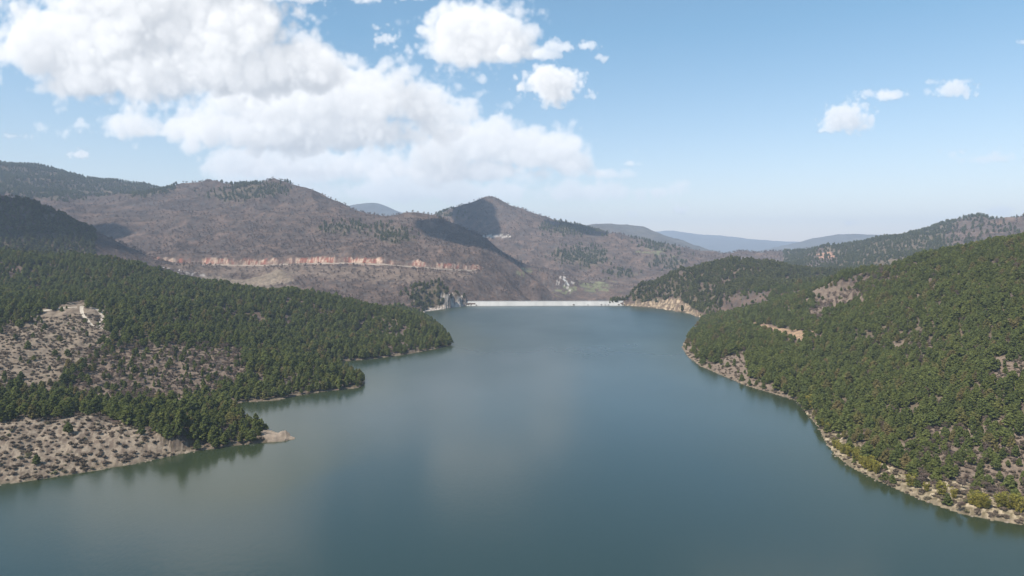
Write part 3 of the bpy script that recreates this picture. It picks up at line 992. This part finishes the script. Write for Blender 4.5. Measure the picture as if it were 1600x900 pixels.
dep = np.where(wv_ok, np.clip(-ground(wxy[:, 0], np.maximum(wxy[:, 1], 1)), 0, 30), 22)
da = lake_o.data.attributes.new('depth', 'FLOAT', 'POINT')
da.data.foreach_set('value', dep.astype(np.float32))


# ------------------------------------------------------------------ dam
def prism(pa, pb, prof, name, mat, parent):
    """sweep a cross-section (offset towards the lake, height) from pa to pb"""
    t = (pb - pa)[:2]
    t = t / np.linalg.norm(t)
    n = np.array([t[1], -t[0]])        # towards the camera
    vs = []
    for p in (pa, pb):
        for (o_, z_) in prof:
            vs.append((p[0] + n[0] * o_, p[1] + n[1] * o_, z_))
    k = len(prof)
    fs = [(i, (i + 1) % k, k + (i + 1) % k, k + i) for i in range(k)] + [tuple(range(k - 1, -1, -1)), tuple(range(k, 2 * k))]
    return obj(name, vs, fs, mat, parent)


dam = empty('dam', (0, 0, 0))
tag(dam, 'long low white concrete dam closing the far end of the lake', 'dam')
prism(DL, DR, [(0, -12), (0, 0), (-9, 7.0), (-9.5, 7.0), (-9.5, -12)], 'upstream_face', M['concrete'], dam)
prism(DL, DR, [(-9.6, -20), (-9.6, 7.0), (-18, 7.0), (-18, -20)], 'crest', M['fill'], dam)
prism(DL, DR, [(-11.2, 7.004), (-11.2, 7.05), (-16.6, 7.05), (-16.6, 7.004)], 'crest_road', M['asphalt'], dam)
prism(DL, DR, [(-9.62, 7.004), (-9.62, 8.5), (-10.1, 8.5), (-10.1, 7.004)], 'parapet', M['parapet'], dam)
prism(DL, DR, [(-17.3, 7.004), (-17.3, 8.0), (-17.7, 8.0), (-17.7, 7.004)], 'guard_wall', M['parapet'], dam)
prism(DL, DR, [(-18.1, -60), (-18.1, 6.7), (-19, 6.7), (-128, -60)], 'downstream_face', M['fill'], dam)


# ------------------------------------------------------------------ tracks and roads
def ribbon(name, pix, width, mat, lift=0.25, closed=False, pts=None):
    P = [hit(x, y) for x, y in pix] if pts is None else pts
    P = [np.array(p)[:2] for p in P]
    dense = []
    for a, b in zip(P[:-1], P[1:]):
        k = max(2, int(np.linalg.norm(b - a) / 4))
        dense += [a + (b - a) * i / k for i in range(k)]
    dense.append(P[-1])
    D = np.array(dense)
    for _ in range(4):
        D[1:-1] = (D[:-2] + 2 * D[1:-1] + D[2:]) / 4
    t = np.gradient(D, axis=0)
    t /= np.linalg.norm(t, axis=1)[:, None] + 1e-9
    n = np.stack([-t[:, 1], t[:, 0]], -1)
    wv = width * (0.75 + 0.5 * vnoise(np.arange(len(D)) * .3, np.zeros(len(D)), 5))
    rows = []
    for s in (-.5, -.17, .17, .5):
        q_ = D + n * (wv * s)[:, None]
        z = ground(q_[:, 0], q_[:, 1]) + lift
        rows.append(np.column_stack([q_, z]))
    V = np.stack(rows, 1)
    k = 4
    V = V.reshape(-1, 3)
    fs = []
    for i in range(len(D) - 1):
        for j in range(k - 1):
            fs.append((i * k + j, (i + 1) * k + j, (i + 1) * k + j + 1, i * k + j + 1))
    return obj(name, V, fs, mat, smooth=True, kind='structure')


ribbon('dirt_track', [(68, 486), (85, 483), (105, 481), (128, 480), (146, 481), (158, 488), (163, 497), (157, 506), (150, 512), (165, 518), (185, 521), (207, 524)], 3.4, M['track'])
ribbon('dirt_track', [(128, 479), (127, 487), (132, 497), (139, 505), (150, 512)], 2.6, M['track'], 0.3)
ribbon('dirt_track', [(880, 436), (884, 441), (889, 447)], 6, M['concrete'], 1.0)
road_pts = [(math.sin(a) * (r_ - 6), math.cos(a) * (r_ - 6)) for a, r_ in zip(np.linspace(rd_az[0], rd_az[-1], 60), np.interp(np.linspace(rd_az[0], rd_az[-1], 60), rd_az, rd_r))]
ribbon('road', None, 4.5, M['road'], 0.4, pts=road_pts)


# ------------------------------------------------------------------ plants
def quad_cloud(centres, radii, per, size, rs, up=0.35, flat=1.0):
    """leaf-sized faces spread through clumps -> verts, faces, tint"""
    V, Fc, Tn = [], [], []
    for c, r_ in zip(centres, radii):
        ct = rs.random() * 0.6
        for _ in range(per):
            d = rs.normal(size=3)
            d /= np.linalg.norm(d) + 1e-9
            p = c + d * r_ * (0.45 + 0.55 * rs.random()) * np.array([1, 1, flat])
            nrm = d + np.array([0, 0, up]) + rs.normal(size=3) * 0.45
            nrm /= np.linalg.norm(nrm) + 1e-9
            a = np.cross(nrm, rs.normal(size=3))
            a /= np.linalg.norm(a) + 1e-9
            b = np.cross(nrm, a)
            s = size * (0.6 + 0.8 * rs.random())
            i = len(V)
            V += [p - a * s - b * s * .55, p + a * s - b * s * .4, p + a * s * .8 + b * s * .55, p - a * s * .9 + b * s * .5]
            Fc.append((i, i + 1, i + 2, i + 3))
            Tn += [np.clip(ct + 0.4 * rs.random(), 0, 1)] * 4
    return V, Fc, Tn


def tube(path, rad, seg=6):
    V, Fc = [], []
    for i, (p, r_) in enumerate(zip(path, rad)):
        for k in range(seg):
            a = 2 * math.pi * k / seg
            V.append((p[0] + r_ * math.cos(a), p[1] + r_ * math.sin(a), p[2]))
    for i in range(len(path) - 1):
        for k in range(seg):
            Fc.append((i * seg + k, i * seg + (k + 1) % seg, (i + 1) * seg + (k + 1) % seg, (i + 1) * seg + k))
    return V, Fc


def merge(parts):
    V, Fc = [], []
    for v, f in parts:
        o_ = len(V)
        V += list(v)
        Fc += [tuple(i + o_ for i in q_) for q_ in f]
    return V, Fc


def mesh_of(name, V, Fc, mats, tint=None, mat_idx=None):
    me = bpy.data.meshes.new(name)
    me.from_pydata([tuple(map(float, v)) for v in V], [], [tuple(map(int, f)) for f in Fc])
    for m in mats:
        me.materials.append(m)
    a = me.attributes.new('tint', 'FLOAT', 'POINT')
    a.data.foreach_set('value', np.array(tint if tint is not None else [0.5] * len(V), np.float32))
    if mat_idx is not None:
        me.polygons.foreach_set('material_index', np.array(mat_idx, np.int32))
    me.update()
    return me


def pine_parts(seed, n_clump=42, per=26, size=0.055, wide=0.30, low=0.2, pointy=0.6):
    """unit-height pine: (crown), (trunk with limbs)"""
    rs = np.random.default_rng(seed)
    lean = rs.normal(size=2) * 0.02
    path = [np.array([lean[0] * z * 2, lean[1] * z * 2, z]) for z in (0, .15, .35, .55, .75, .92)]
    rad = [.022, .018, .014, .011, .007, .002]
    tr = [tube(path, rad)]
    C, Rd = [], []
    off = rs.random() * 6.28
    sq = 0.8 + 0.4 * rs.random()
    for i in range(n_clump):
        h_ = low + (1 - low) * ((i + rs.random()) / n_clump) ** 0.9
        k = (h_ - low) / (1 - low)
        prof = (k * 6) ** 0.5 if k < 0.12 else 1
        prof = min(prof, 1) * (1 - k ** (1.2 + pointy * .4)) ** (0.55 + .35 * pointy)
        a = off + i * 2.39996 + rs.normal() * .5
        rr_ = wide * prof * (0.55 + 0.6 * rs.random())
        c = np.array([math.cos(a) * rr_ * sq + lean[0] * h_ * 2, math.sin(a) * rr_ / sq + lean[1] * h_ * 2, h_ - 0.02 + rs.normal() * .012])
        C.append(c)
        Rd.append((0.062 + 0.035 * rs.random()) * (0.75 + 0.5 * (1 - k)))
        if i % 3 == 0:
            p0 = np.array([lean[0] * h_ * 2, lean[1] * h_ * 2, h_ - .03])
            tr.append(tube([p0, (p0 + c) / 2 + [0, 0, .008], c], [.007, .005, .002], 4))
    for k in range(5):                                   # inner mass near the stem
        C.append(np.array([0, 0, low + .1 + k * (0.75 - low) / 4.]))
        Rd.append(wide * 0.42 * (1 - k * .15))
    V, Fc, Tn = quad_cloud(C, Rd, per, size, rs, 0.35, 0.72)
    return (V, Fc, Tn), merge(tr)


def bush_parts(seed, n=14, per=20, size=0.10, stems=True):
    rs = np.random.default_rng(seed)
    C, Rd = [], []
    for i in range(n):
        a, r_ = rs.random() * 6.28, 0.42 * math.sqrt(rs.random())
        C.append(np.array([math.cos(a) * r_, math.sin(a) * r_, 0.22 + 0.5 * rs.random() * (1 - r_)]))
        Rd.append(0.15 + .1 * rs.random())
    return quad_cloud(C, Rd, per, size, rs, 0.4, 0.8)


def bare_parts(seed, n=22, per=12, size=0.05):
    rs = np.random.default_rng(seed)
    tr = [tube([np.array([0, 0, 0]), np.array([.01, 0, .3]), np.array([0, .01, .6])], [.02, .016, .008], 5)]
    C, Rd = [], []
    for i in range(n):
        a, k = rs.random() * 6.28, rs.random()
        h_ = 0.35 + .6 * k
        r_ = 0.32 * math.sin(math.pi * (0.15 + .8 * k)) * math.sqrt(rs.random())
        c = np.array([math.cos(a) * r_, math.sin(a) * r_, h_])
        C.append(c)
        Rd.append(.10 + .05 * rs.random())
        if i % 2 == 0:
            tr.append(tube([np.array([0, 0, .2 + .3 * k]), c * [.6, .6, 1] - [0, 0, .1], c], [.012, .008, .002], 4))
    V, Fc, Tn = quad_cloud(C, Rd, per, size, rs, 0.2, 1.0)
    # twigs are slivers, not leaves
    V = np.array(V).reshape(-1, 4, 3)
    m = V.mean(1, keepdims=True)
    b = (V[:, 3:4] + V[:, 2:3] - V[:, 0:1] - V[:, 1:2]) / 2
    bl = b / (np.linalg.norm(b, axis=2, keepdims=True) + 1e-9)
    V = m + (V - m) - ((V - m) * bl).sum(2, keepdims=True) * bl * 0.55
    return (list(V.reshape(-1, 3)), Fc, Tn), merge(tr)


def willow_parts(seed, n=70, per=14, size=0.035):
    """upright sheaf of leafy rods from the water's edge"""
    rs = np.random.default_rng(seed)
    C, Rd, tr = [], [], []
    for i in range(n // 5):
        a, sp_ = rs.random() * 6.28, 0.30 * math.sqrt(rs.random())
        top = np.array([math.cos(a) * sp_, math.sin(a) * sp_, 0.7 + .3 * rs.random()])
        tr.append(tube([np.array([top[0] * .2, top[1] * .2, 0]), top * [.6, .6, .5], top], [.012, .008, .002], 4))
        for k in range(5):
            t_ = .25 + .75 * k / 4
            C.append(top * [.3 + .7 * t_, .3 + .7 * t_, t_] + rs.normal(size=3) * .03)
            Rd.append(.085 + .03 * rs.random())
    V, Fc, Tn = quad_cloud(C, Rd, per, size, rs, 0.1, 1.3)
    return (V, Fc, Tn), merge(tr)


library = bpy.data.collections.new('plant_sources')        # sources for the forest, not part of the scene


def make_set(name, crowns, leaf, bark):
    """for each variant: crown mesh, trunk mesh, and one joined mesh for the forest"""
    coll = bpy.data.collections.new(name + '_sources')
    out_ = []
    for i, (cr, tr) in enumerate(crowns):
        cm = mesh_of('crown', cr[0], cr[1], [leaf], cr[2])
        tm = mesh_of('trunk', tr[0], tr[1], [bark]) if tr else None
        if tr:
            V = list(cr[0]) + list(tr[0])
            Fc = list(cr[1]) + [tuple(k + len(cr[0]) for k in f) for f in tr[1]]
            jm = mesh_of(name, V, Fc, [leaf, bark], list(cr[2]) + [.5] * len(tr[0]), [0] * len(cr[1]) + [1] * len(tr[1]))
        else:
            jm = cm
        so = bpy.data.objects.new('%s_source_%d' % (name, i), jm)
        coll.objects.link(so)
        out_.append((cm, tm))
    return out_, coll


PINES, PINES_C = make_set('pine', [pine_parts(100 + i, 40 + 4 * (i % 3), 26, 0.052, (0.27, 0.32, 0.30, 0.35, 0.25, 0.31)[i], (.16, .2, .12, .24, .14, .18)[i], (.9, .4, .7, .2, 1.0, .5)[i]) for i in range(6)], M['pine'], M['bark'])
FARP, FARP_C = make_set('far_pine', [pine_parts(200 + i, 16, 12, 0.085, .30, .1, .8) for i in range(4)], M['pine_dark'], M['bark'])
BARES, BARES_C = make_set('bare_tree', [bare_parts(300 + i) for i in range(4)], M['twig'], M['twig_bark'])
FBAR, FBAR_C = make_set('far_bare_tree', [bare_parts(340 + i, 12, 9, .085) for i in range(4)], M['twig'], M['twig_bark'])
BUSH, BUSH_C = make_set('bush', [(bush_parts(400 + i), None) for i in range(5)], M['scrub'], M['bark'])
WILL, WILL_C = make_set('willow', [willow_parts(500 + i) for i in range(3)], M['willow'], M['twig_bark'])


def scatter_tree():
    """geometry nodes: one plant of the collection on every point"""
    cache = {}

    def make(coll):
        if coll.name in cache:
            return cache[coll.name]
        g = bpy.data.node_groups.new('plant_' + coll.name, 'GeometryNodeTree')
        g.interface.new_socket('Geometry', in_out='INPUT', socket_type='NodeSocketGeometry')
        g.interface.new_socket('Geometry', in_out='OUTPUT', socket_type='NodeSocketGeometry')
        gi, go = g.nodes.new('NodeGroupInput'), g.nodes.new('NodeGroupOutput')
        mp = g.nodes.new('GeometryNodeMeshToPoints')
        ci = g.nodes.new('GeometryNodeCollectionInfo')
        ci.inputs['Collection'].default_value = coll
        ci.inputs['Separate Children'].default_value = True
        ci.inputs['Reset Children'].default_value = True
        ip = g.nodes.new('GeometryNodeInstanceOnPoints')
        ip.inputs['Pick Instance'].default_value = True

        def attr(nm, ty):
            a = g.nodes.new('GeometryNodeInputNamedAttribute')
            a.data_type = ty
            a.inputs['Name'].default_value = nm
            return a.outputs['Attribute']
        g.links.new(gi.outputs[0], mp.inputs[0])
        g.links.new(mp.outputs[0], ip.inputs['Points'])
        g.links.new(ci.outputs[0], ip.inputs['Instance'])
        g.links.new(attr('variant', 'INT'), ip.inputs['Instance Index'])
        g.links.new(attr('turn', 'FLOAT_VECTOR'), ip.inputs['Rotation'])
        g.links.new(attr('size', 'FLOAT_VECTOR'), ip.inputs['Scale'])
        g.links.new(ip.outputs[0], go.inputs[0])
        cache[coll.name] = g
        return g
    return make


node_for = scatter_tree()


def stuff(name, P, size, turn, variant, coll, label):
    me = bpy.data.meshes.new(name)
    me.vertices.add(len(P))
    me.vertices.foreach_set('co', P.astype(np.float32).ravel())
    for nm, ty, dat, key in (('variant', 'INT', variant.astype(np.int32), 'value'), ('turn', 'FLOAT_VECTOR', np.column_stack([np.zeros(len(P)), np.zeros(len(P)), turn]).astype(np.float32), 'vector'),
                             ('size', 'FLOAT_VECTOR', size.astype(np.float32), 'vector')):
        a = me.attributes.new(nm, ty, 'POINT')
        a.data.foreach_set(key, dat.ravel())
    me.update()
    o = bpy.data.objects.new(name, me)
    col.objects.link(o)
    md = o.modifiers.new('plants', 'NODES')
    md.node_group = node_for(coll)
    o['kind'] = 'stuff'
    o['label'] = label
    o['category'] = 'plants'
    return o


# seen from the drone or from a little beside it: ground well behind a ridge carries no plants
elev = np.arctan2(H - CAM_H, RG)
hor = np.maximum.accumulate(elev, axis=1)
shown = ((elev + 14.0 / RG) > hor - R(0.35)).astype(float)


def sample(dens, r0, r1, spacing, seed, min_gap=0.55, az_lim=53):
    """random points on the ground, thinned by density and kept apart; spacing in metres"""
    rs = np.random.default_rng(seed)
    az = R(az_lim)
    area = az * 2 * (r1 ** 2 - r0 ** 2) / 2
    n = int(area / spacing ** 2 * 1.6)
    a = rs.uniform(-az, az, n)
    r_ = np.sqrt(rs.uniform(r0 ** 2, r1 ** 2, n))
    x, y = np.sin(a) * r_, np.cos(a) * r_
    keep = rs.random(n) < grid_at(dens, x, y)
    keep &= grid_at(shown, x, y) > 0.4
    x, y = x[keep], y[keep]
    g = spacing * min_gap
    cells, ok = {}, np.zeros(len(x), bool)
    for i in range(len(x)):
        cx, cy = int(x[i] // g), int(y[i] // g)
        bad = False
        for dx in (-1, 0, 1):
            for dy in (-1, 0, 1):
                for j in cells.get((cx + dx, cy + dy), ()):
                    if (x[j] - x[i]) ** 2 + (y[j] - y[i]) ** 2 < g * g:
                        bad = True
        if not bad:
            cells.setdefault((cx, cy), []).append(i)
            ok[i] = True
    x, y = x[ok], y[ok]
    z = ground(x, y)
    P = np.column_stack([x, y, z])
    return P[z > 0.15] if r0 < 1250 else P


rs_ = np.random.default_rng(77)


def sizes(n, lo, hi, wl=.85, wh=1.2):
    s = rs_.uniform(lo, hi, n)
    return np.column_stack([s * rs_.uniform(wl, wh, n), s * rs_.uniform(wl, wh, n), s])


# pines
Pn = sample(pine, 240, 1120, 3.9, 11, 0.70)
Sn = sizes(len(Pn), 4.0, 9.2, .9, 1.45)
Sn *= (0.72 + 0.56 * fbm(Pn[:, 0] / 38.0 + 50, Pn[:, 1] / 38.0 + 50, 3, s=161))[:, None]
edge_s = grid_at(pine, Pn[:, 0], Pn[:, 1])
Sn *= (0.62 + 0.38 * sstep(.1, .7, edge_s))[:, None]
Tn_ = rs_.uniform(0, 6.28, len(Pn))
Vn = rs_.integers(0, 6, len(Pn))
ppx, ppy, ppd = project(Pn[:, 0], Pn[:, 1], Pn[:, 2] + 4)
vis = (ppx > 5) & (ppx < 1595) & (ppy > 0) & (ppy < 895)
score = np.where(vis, Sn[:, 2] / ppd, 0)
order = np.argsort(-score)
N_IND = 290
ind = order[:N_IND]
rest = np.ones(len(Pn), bool)
rest[ind] = False
stuff('pine_forest', Pn[rest], Sn[rest], Tn_[rest], Vn[rest], PINES_C, 'dense green pine forest covering the slopes on both sides of the lake')

Pf = np.concatenate([sample(pine, 1120, 1600, 6.5, 12, .6), sample(pine, 1600, 4200, 13.0, 13, .5, 48)])
rf = np.hypot(Pf[:, 0], Pf[:, 1])
Sf = sizes(len(Pf), 7, 11, 1.0, 1.4) * (1 + 0.2 * sstep(1600, 3000, rf))[:, None]
stuff('distant_pine_woods', Pf, Sf, rs_.uniform(0, 6.28, len(Pf)), rs_.integers(0, 4, len(Pf)), FARP_C, 'dark pine woods in patches on the far hills')

# bare deciduous woodland
Pb = np.concatenate([sample(bare * .9, 1090, 2000, 11.0, 21, .5, 48), sample(bare * .8, 2000, 4200, 19.0, 22, .5, 48)])
rb = np.hypot(Pb[:, 0], Pb[:, 1])
Sb = sizes(len(Pb), 4, 7, 1.1, 1.7) * (1 + 0.35 * sstep(1600, 3200, rb))[:, None]
stuff('bare_woodland', Pb, Sb, rs_.uniform(0, 6.28, len(Pb)), rs_.integers(0, 4, len(Pb)), FBAR_C, 'leafless grey brown woodland covering the far hills')
print('PLANTS', len(Pn), len(Pf), len(Pb))


def plant(name, P, sc, turn, crown, trunk, label, cat, group):
    e = empty(name, P, turn)
    e.scale = tuple(map(float, sc))
    for nm, me in (('crown', crown), ('trunk', trunk)):
        if me is None:
            continue
        c = bpy.data.objects.new(nm, me)
        col.objects.link(c)
        c.parent = e
    return tag(e, label, cat, group)


for i in ind:
    x, y, z = Pn[i]
    px, py = ppx[i], ppy[i]
    if x < 0:
        lab, grp = 'dark green pine crowding the low wooded headland behind the bare scrub slope', 'pines on the wooded headland'
    elif py > 690:
        lab, grp = 'green pine on the lower bank among brown shrubs near the water', 'pines on the lower bank'
    else:
        lab, grp = 'green pine in the dense forest on the steep slope above the yellow willows', 'pines on the steep forest slope'
    plant('pine_tree', Pn[i], Sn[i], Tn_[i], *PINES[Vn[i]], lab, 'pine tree', grp)

# scrub
Ps = sample(scrub, 250, 700, 2.7, 31, .62)
rsx = np.hypot(Ps[:, 0], Ps[:, 1])
Ss = sizes(len(Ps), 0.8, 2.1, .9, 1.7)
sx, sy, sd = project(Ps[:, 0], Ps[:, 1], Ps[:, 2] + .5)
sv = (sx > 4) & (sx < 1596) & (sy < 895)
so_ = np.argsort(-np.where(sv, Ss.max(1) / sd, 0))
ind_s = so_[:290]
rest_s = np.ones(len(Ps), bool)
rest_s[ind_s] = False
Tsr = rs_.uniform(0, 6.28, len(Ps))
Vs = rs_.integers(0, 5, len(Ps))
stuff('scrub', Ps[rest_s], Ss[rest_s], Tsr[rest_s], Vs[rest_s], BUSH_C, 'low brown scrub dotted over the open slopes')
for i in ind_s:
    o = bpy.data.objects.new('bush', BUSH[Vs[i]][0])
    col.objects.link(o)
    o.location = tuple(map(float, Ps[i]))
    o.rotation_euler = (0, 0, float(Tsr[i]))
    o.scale = tuple(map(float, Ss[i]))
    if Ps[i][0] < 0:
        tag(o, 'low dull brown bush on the bare pale slope of the near shore', 'bush', 'bushes on the bare pale slope')
    else:
        tag(o, 'low brown bush on the pale stony bank below the forest', 'bush', 'bushes on the pale stony bank')

# brown leafless trees between the pines
Pt = sample(np.where(RG < 1090, bare, 0), 250, 900, 6.5, 33, .6)
St = sizes(len(Pt), 3.2, 6.0, 1.0, 1.5)
tx, ty, td = project(Pt[:, 0], Pt[:, 1], Pt[:, 2])
tv = (tx > 4) & (tx < 1596) & (ty < 890)
to_ = np.argsort(-np.where(tv, St.max(1) / td, 0))
ind_t = to_[:280]
rest_t = np.ones(len(Pt), bool)
rest_t[ind_t] = False
Tt_ = rs_.uniform(0, 6.28, len(Pt))
Vt = rs_.integers(0, 4, len(Pt))
if rest_t.any():
    stuff('bare_thicket', Pt[rest_t], St[rest_t], Tt_[rest_t], Vt[rest_t], BARES_C, 'leafless brown thicket scattered between the pines')
for i in ind_t:
    if Pt[i][0] < 0:
        lab, grp = 'leafless brown tree on the patchy open slope between the pines', 'bare trees on the open slope'
    elif ty[i] > 690:
        lab, grp = 'leafless brown tree on the lower bank near the water', 'bare trees on the lower bank'
    elif ty[i] > 510:
        lab, grp = 'leafless brown tree standing among the dense green pines of the steep slope', 'bare trees on the steep forest slope'
    else:
        lab, grp = 'leafless grey tree in the brown clearing high in the pine forest', 'bare trees in the clearing'
    plant('bare_tree', Pt[i], St[i], Tt_[i], *BARES[Vt[i]], lab, 'tree', grp)

# yellow willows along the right shore
wp = [(1250, 622), (1256, 630), (1262, 632), (1266, 640), (1270, 636), (1284, 664), (1290, 668), (1294, 674), (1310, 704), (1318, 709), (1326, 713), (1333, 719), (1340, 722), (1346, 727), (1352, 731), (1358, 735), (1364, 738), (1370, 742),
      (1345, 716), (1360, 725), (1420, 760), (1448, 770), (1470, 776), (1492, 780), (1520, 788), (1526, 792), (1534, 793), (1541, 796), (1566, 794), (1580, 798), (1592, 800)]
wp += [(x + random.uniform(-5, 5), y + random.uniform(-5, 2)) for x, y in wp if 1250 < x < 1380 or x > 1500]
for i, (px, py) in enumerate(wp):
    p = hit(px + random.uniform(-2, 2), py + random.uniform(-2, 2))
    p[2] = max(p[2], 0.1)
    s = random.uniform(3.6, 6.0)
    if py < 680:
        lab, grp = 'small yellow green willow at the waterline below the wooded slope', 'willows at the far waterline'
    elif py < 745:
        lab, grp = 'yellow green willow in the dense row along the waterline', 'willows in the dense row'
    else:
        lab, grp = 'yellow green willow standing apart on the near pale bank', 'willows on the near bank'
    plant('willow', p, (s * random.uniform(1.0, 1.4), s * random.uniform(1.0, 1.4), s), random.uniform(0, 6.28), *WILL[i % 3], lab, 'willow', grp)

# dark shrubs growing out of the foot of the dam
for px, k in ((686, 1.0), (744, 1.2), (895, 1.3), (917, 0.8), (938, 1.1), (944, 1.0), (949, 1.1), (965, 1.3), (997, 1.2)):
    if px < 735:
        continue
    b = at(px, 477.6, z=0.6)
    f_ = (px - 729) / (973 - 729)
    q_ = DL + (DR - DL) * np.clip(f_, 0, 1)
    o = bpy.data.objects.new('bush', BUSH[int(px) % 5][0])
    col.objects.link(o)
    o.location = (float(q_[0]), float(q_[1]) + 1.2 * 1, 0.6)
    o.scale = (3.0 * k, 1.8 * k, 2.6 * k)
    tag(o, 'dark shrub growing at the waterline against the white dam face', 'bush', 'shrubs on the dam face')


# rocks along the near shores
def rock_mesh(seed):
    rs = np.random.default_rng(seed)
    import bmesh
    bm = bmesh.new()
    bmesh.ops.create_icosphere(bm, subdivisions=2, radius=1.0)
    pl = [(rs.normal(size=3), 0.55 + .3 * rs.random()) for _ in range(9)]
    for v in bm.verts:
        p = np.array(v.co)
        for n_r, d in pl:
            n_r = n_r / np.linalg.norm(n_r)
            k = p @ n_r
            if k > d:
                p = p - n_r * (k - d)
        v.co = p * [1.2, .9, .7]
    me = bpy.data.meshes.new('boulder')
    bm.to_mesh(me)
    bm.free()
    me.materials.append(M['rock'])
    return me


ROCK = [rock_mesh(600 + i) for i in range(4)]
rp = []
for k, pix in enumerate((LEFT, LEFT2[5:], RIGHT[3:15], RIGHT[14:])):
    P = resample([at(x, y, z=0.0) for x, y in pix])
    for a, b in zip(P[:-1], P[1:]):
        for _ in range(2):
            f_ = random.random()
            p = a + (b - a) * f_
            rp.append((k, p + np.array([random.uniform(-2, 2), random.uniform(-2, 2), 0])))
for k, p in rp:
    z = float(ground(p[0], p[1]))
    if z < -0.6:
        continue
    o = bpy.data.objects.new('boulder', ROCK[random.randrange(4)])
    col.objects.link(o)
    s = random.uniform(0.25, 0.7)
    o.location = (float(p[0]), float(p[1]), max(z, -0.1) + 0.1 * s)
    o.scale = (s * random.uniform(.8, 1.5), s * random.uniform(.8, 1.4), s * random.uniform(.7, 1.1))
    o.rotation_euler = (0, 0, random.uniform(0, 6.28))
    lab, grp = [('pale brown boulder at the waterline of the bare scrub slope', 'boulders under the bare slope'), ('pale boulder at the waterline of the wooded headland across the cove', 'boulders round the cove'),
                ('pale boulder at the waterline below the willows and pines', 'boulders below the willows'), ('pinkish boulder at the waterline of the bare cape', 'boulders round the cape')][k]
    tag(o, lab, 'boulder', grp)


# ------------------------------------------------------------------ clouds above the frame whose shadows lie on the hills
def cloud_over(px, py, depth, rx, ry, height=1500.0, seed=0):
    import bmesh
    p = at(px, py, depth=depth)
    t = (height - p[2]) / to_sun[2]
    c = p + to_sun * t
    rs = np.random.default_rng(seed)
    bm = bmesh.new()
    bmesh.ops.create_icosphere(bm, subdivisions=5, radius=1.0)
    co = np.array([v.co for v in bm.verts])
    an = np.arctan2(co[:, 1], co[:, 0])
    lump = fbm(co[:, 0] * 2.2 + seed * 7 + co[:, 2], co[:, 1] * 2.2 + co[:, 2] * 1.7, 5, s=seed + 5, ridged=True)
    k = 0.72 + 0.5 * lump
    q_ = co * k[:, None]
    q_[:, 2] = np.where(q_[:, 2] < 0, q_[:, 2] * .25, q_[:, 2])
    for v, w in zip(bm.verts, q_):
        v.co = (w[0] * rx, w[1] * ry, w[2] * min(rx, ry) * .8)
    me = bpy.data.meshes.new('cloud')
    bm.to_mesh(me)
    bm.free()
    me.polygons.foreach_set('use_smooth', [True] * len(me.polygons))
    me.materials.append(cloud_m)
    o = bpy.data.objects.new('cloud', me)
    col.objects.link(o)
    o.location = tuple(map(float, c))
    o['kind'] = 'stuff'
    return o


cloud_m = plain_mat('cloud_white', (.9, .9, .9), 1.0, 0.02, 0.01)
for i, (px, py, d, rx, ry) in enumerate(((40, 350, 1290, 120, 110), (165, 362, 1780, 60, 50), (735, 388, 1960, 105, 165), (745, 345, 2850, 90, 250), (900, 356, 2850, 110, 90))):
    cloud_over(px, py, d, rx, ry, 1500, seed=i + 1)

# ------------------------------------------------------------------ haze
hv = [(x, y, z) for x in (-13000, 13000) for y in (-3000, 13600) for z in (-140, 760)]
hz = obj('haze', hv, [(0, 1, 3, 2), (4, 6, 7, 5), (0, 4, 5, 1), (2, 3, 7, 6), (0, 2, 6, 4), (1, 5, 7, 3)], [], kind='stuff')
m, t, o = new_mat('haze_air')
pv = node(t, 'ShaderNodeVolumePrincipled')
pv.inputs['Color'].default_value = (.64, .78, 1.0, 1)
pv.inputs['Density'].default_value = 0.00011
pv.inputs['Anisotropy'].default_value = 0.0
t.links.new(pv.outputs[0], o.inputs['Volume'])
hz.data.materials.append(m)
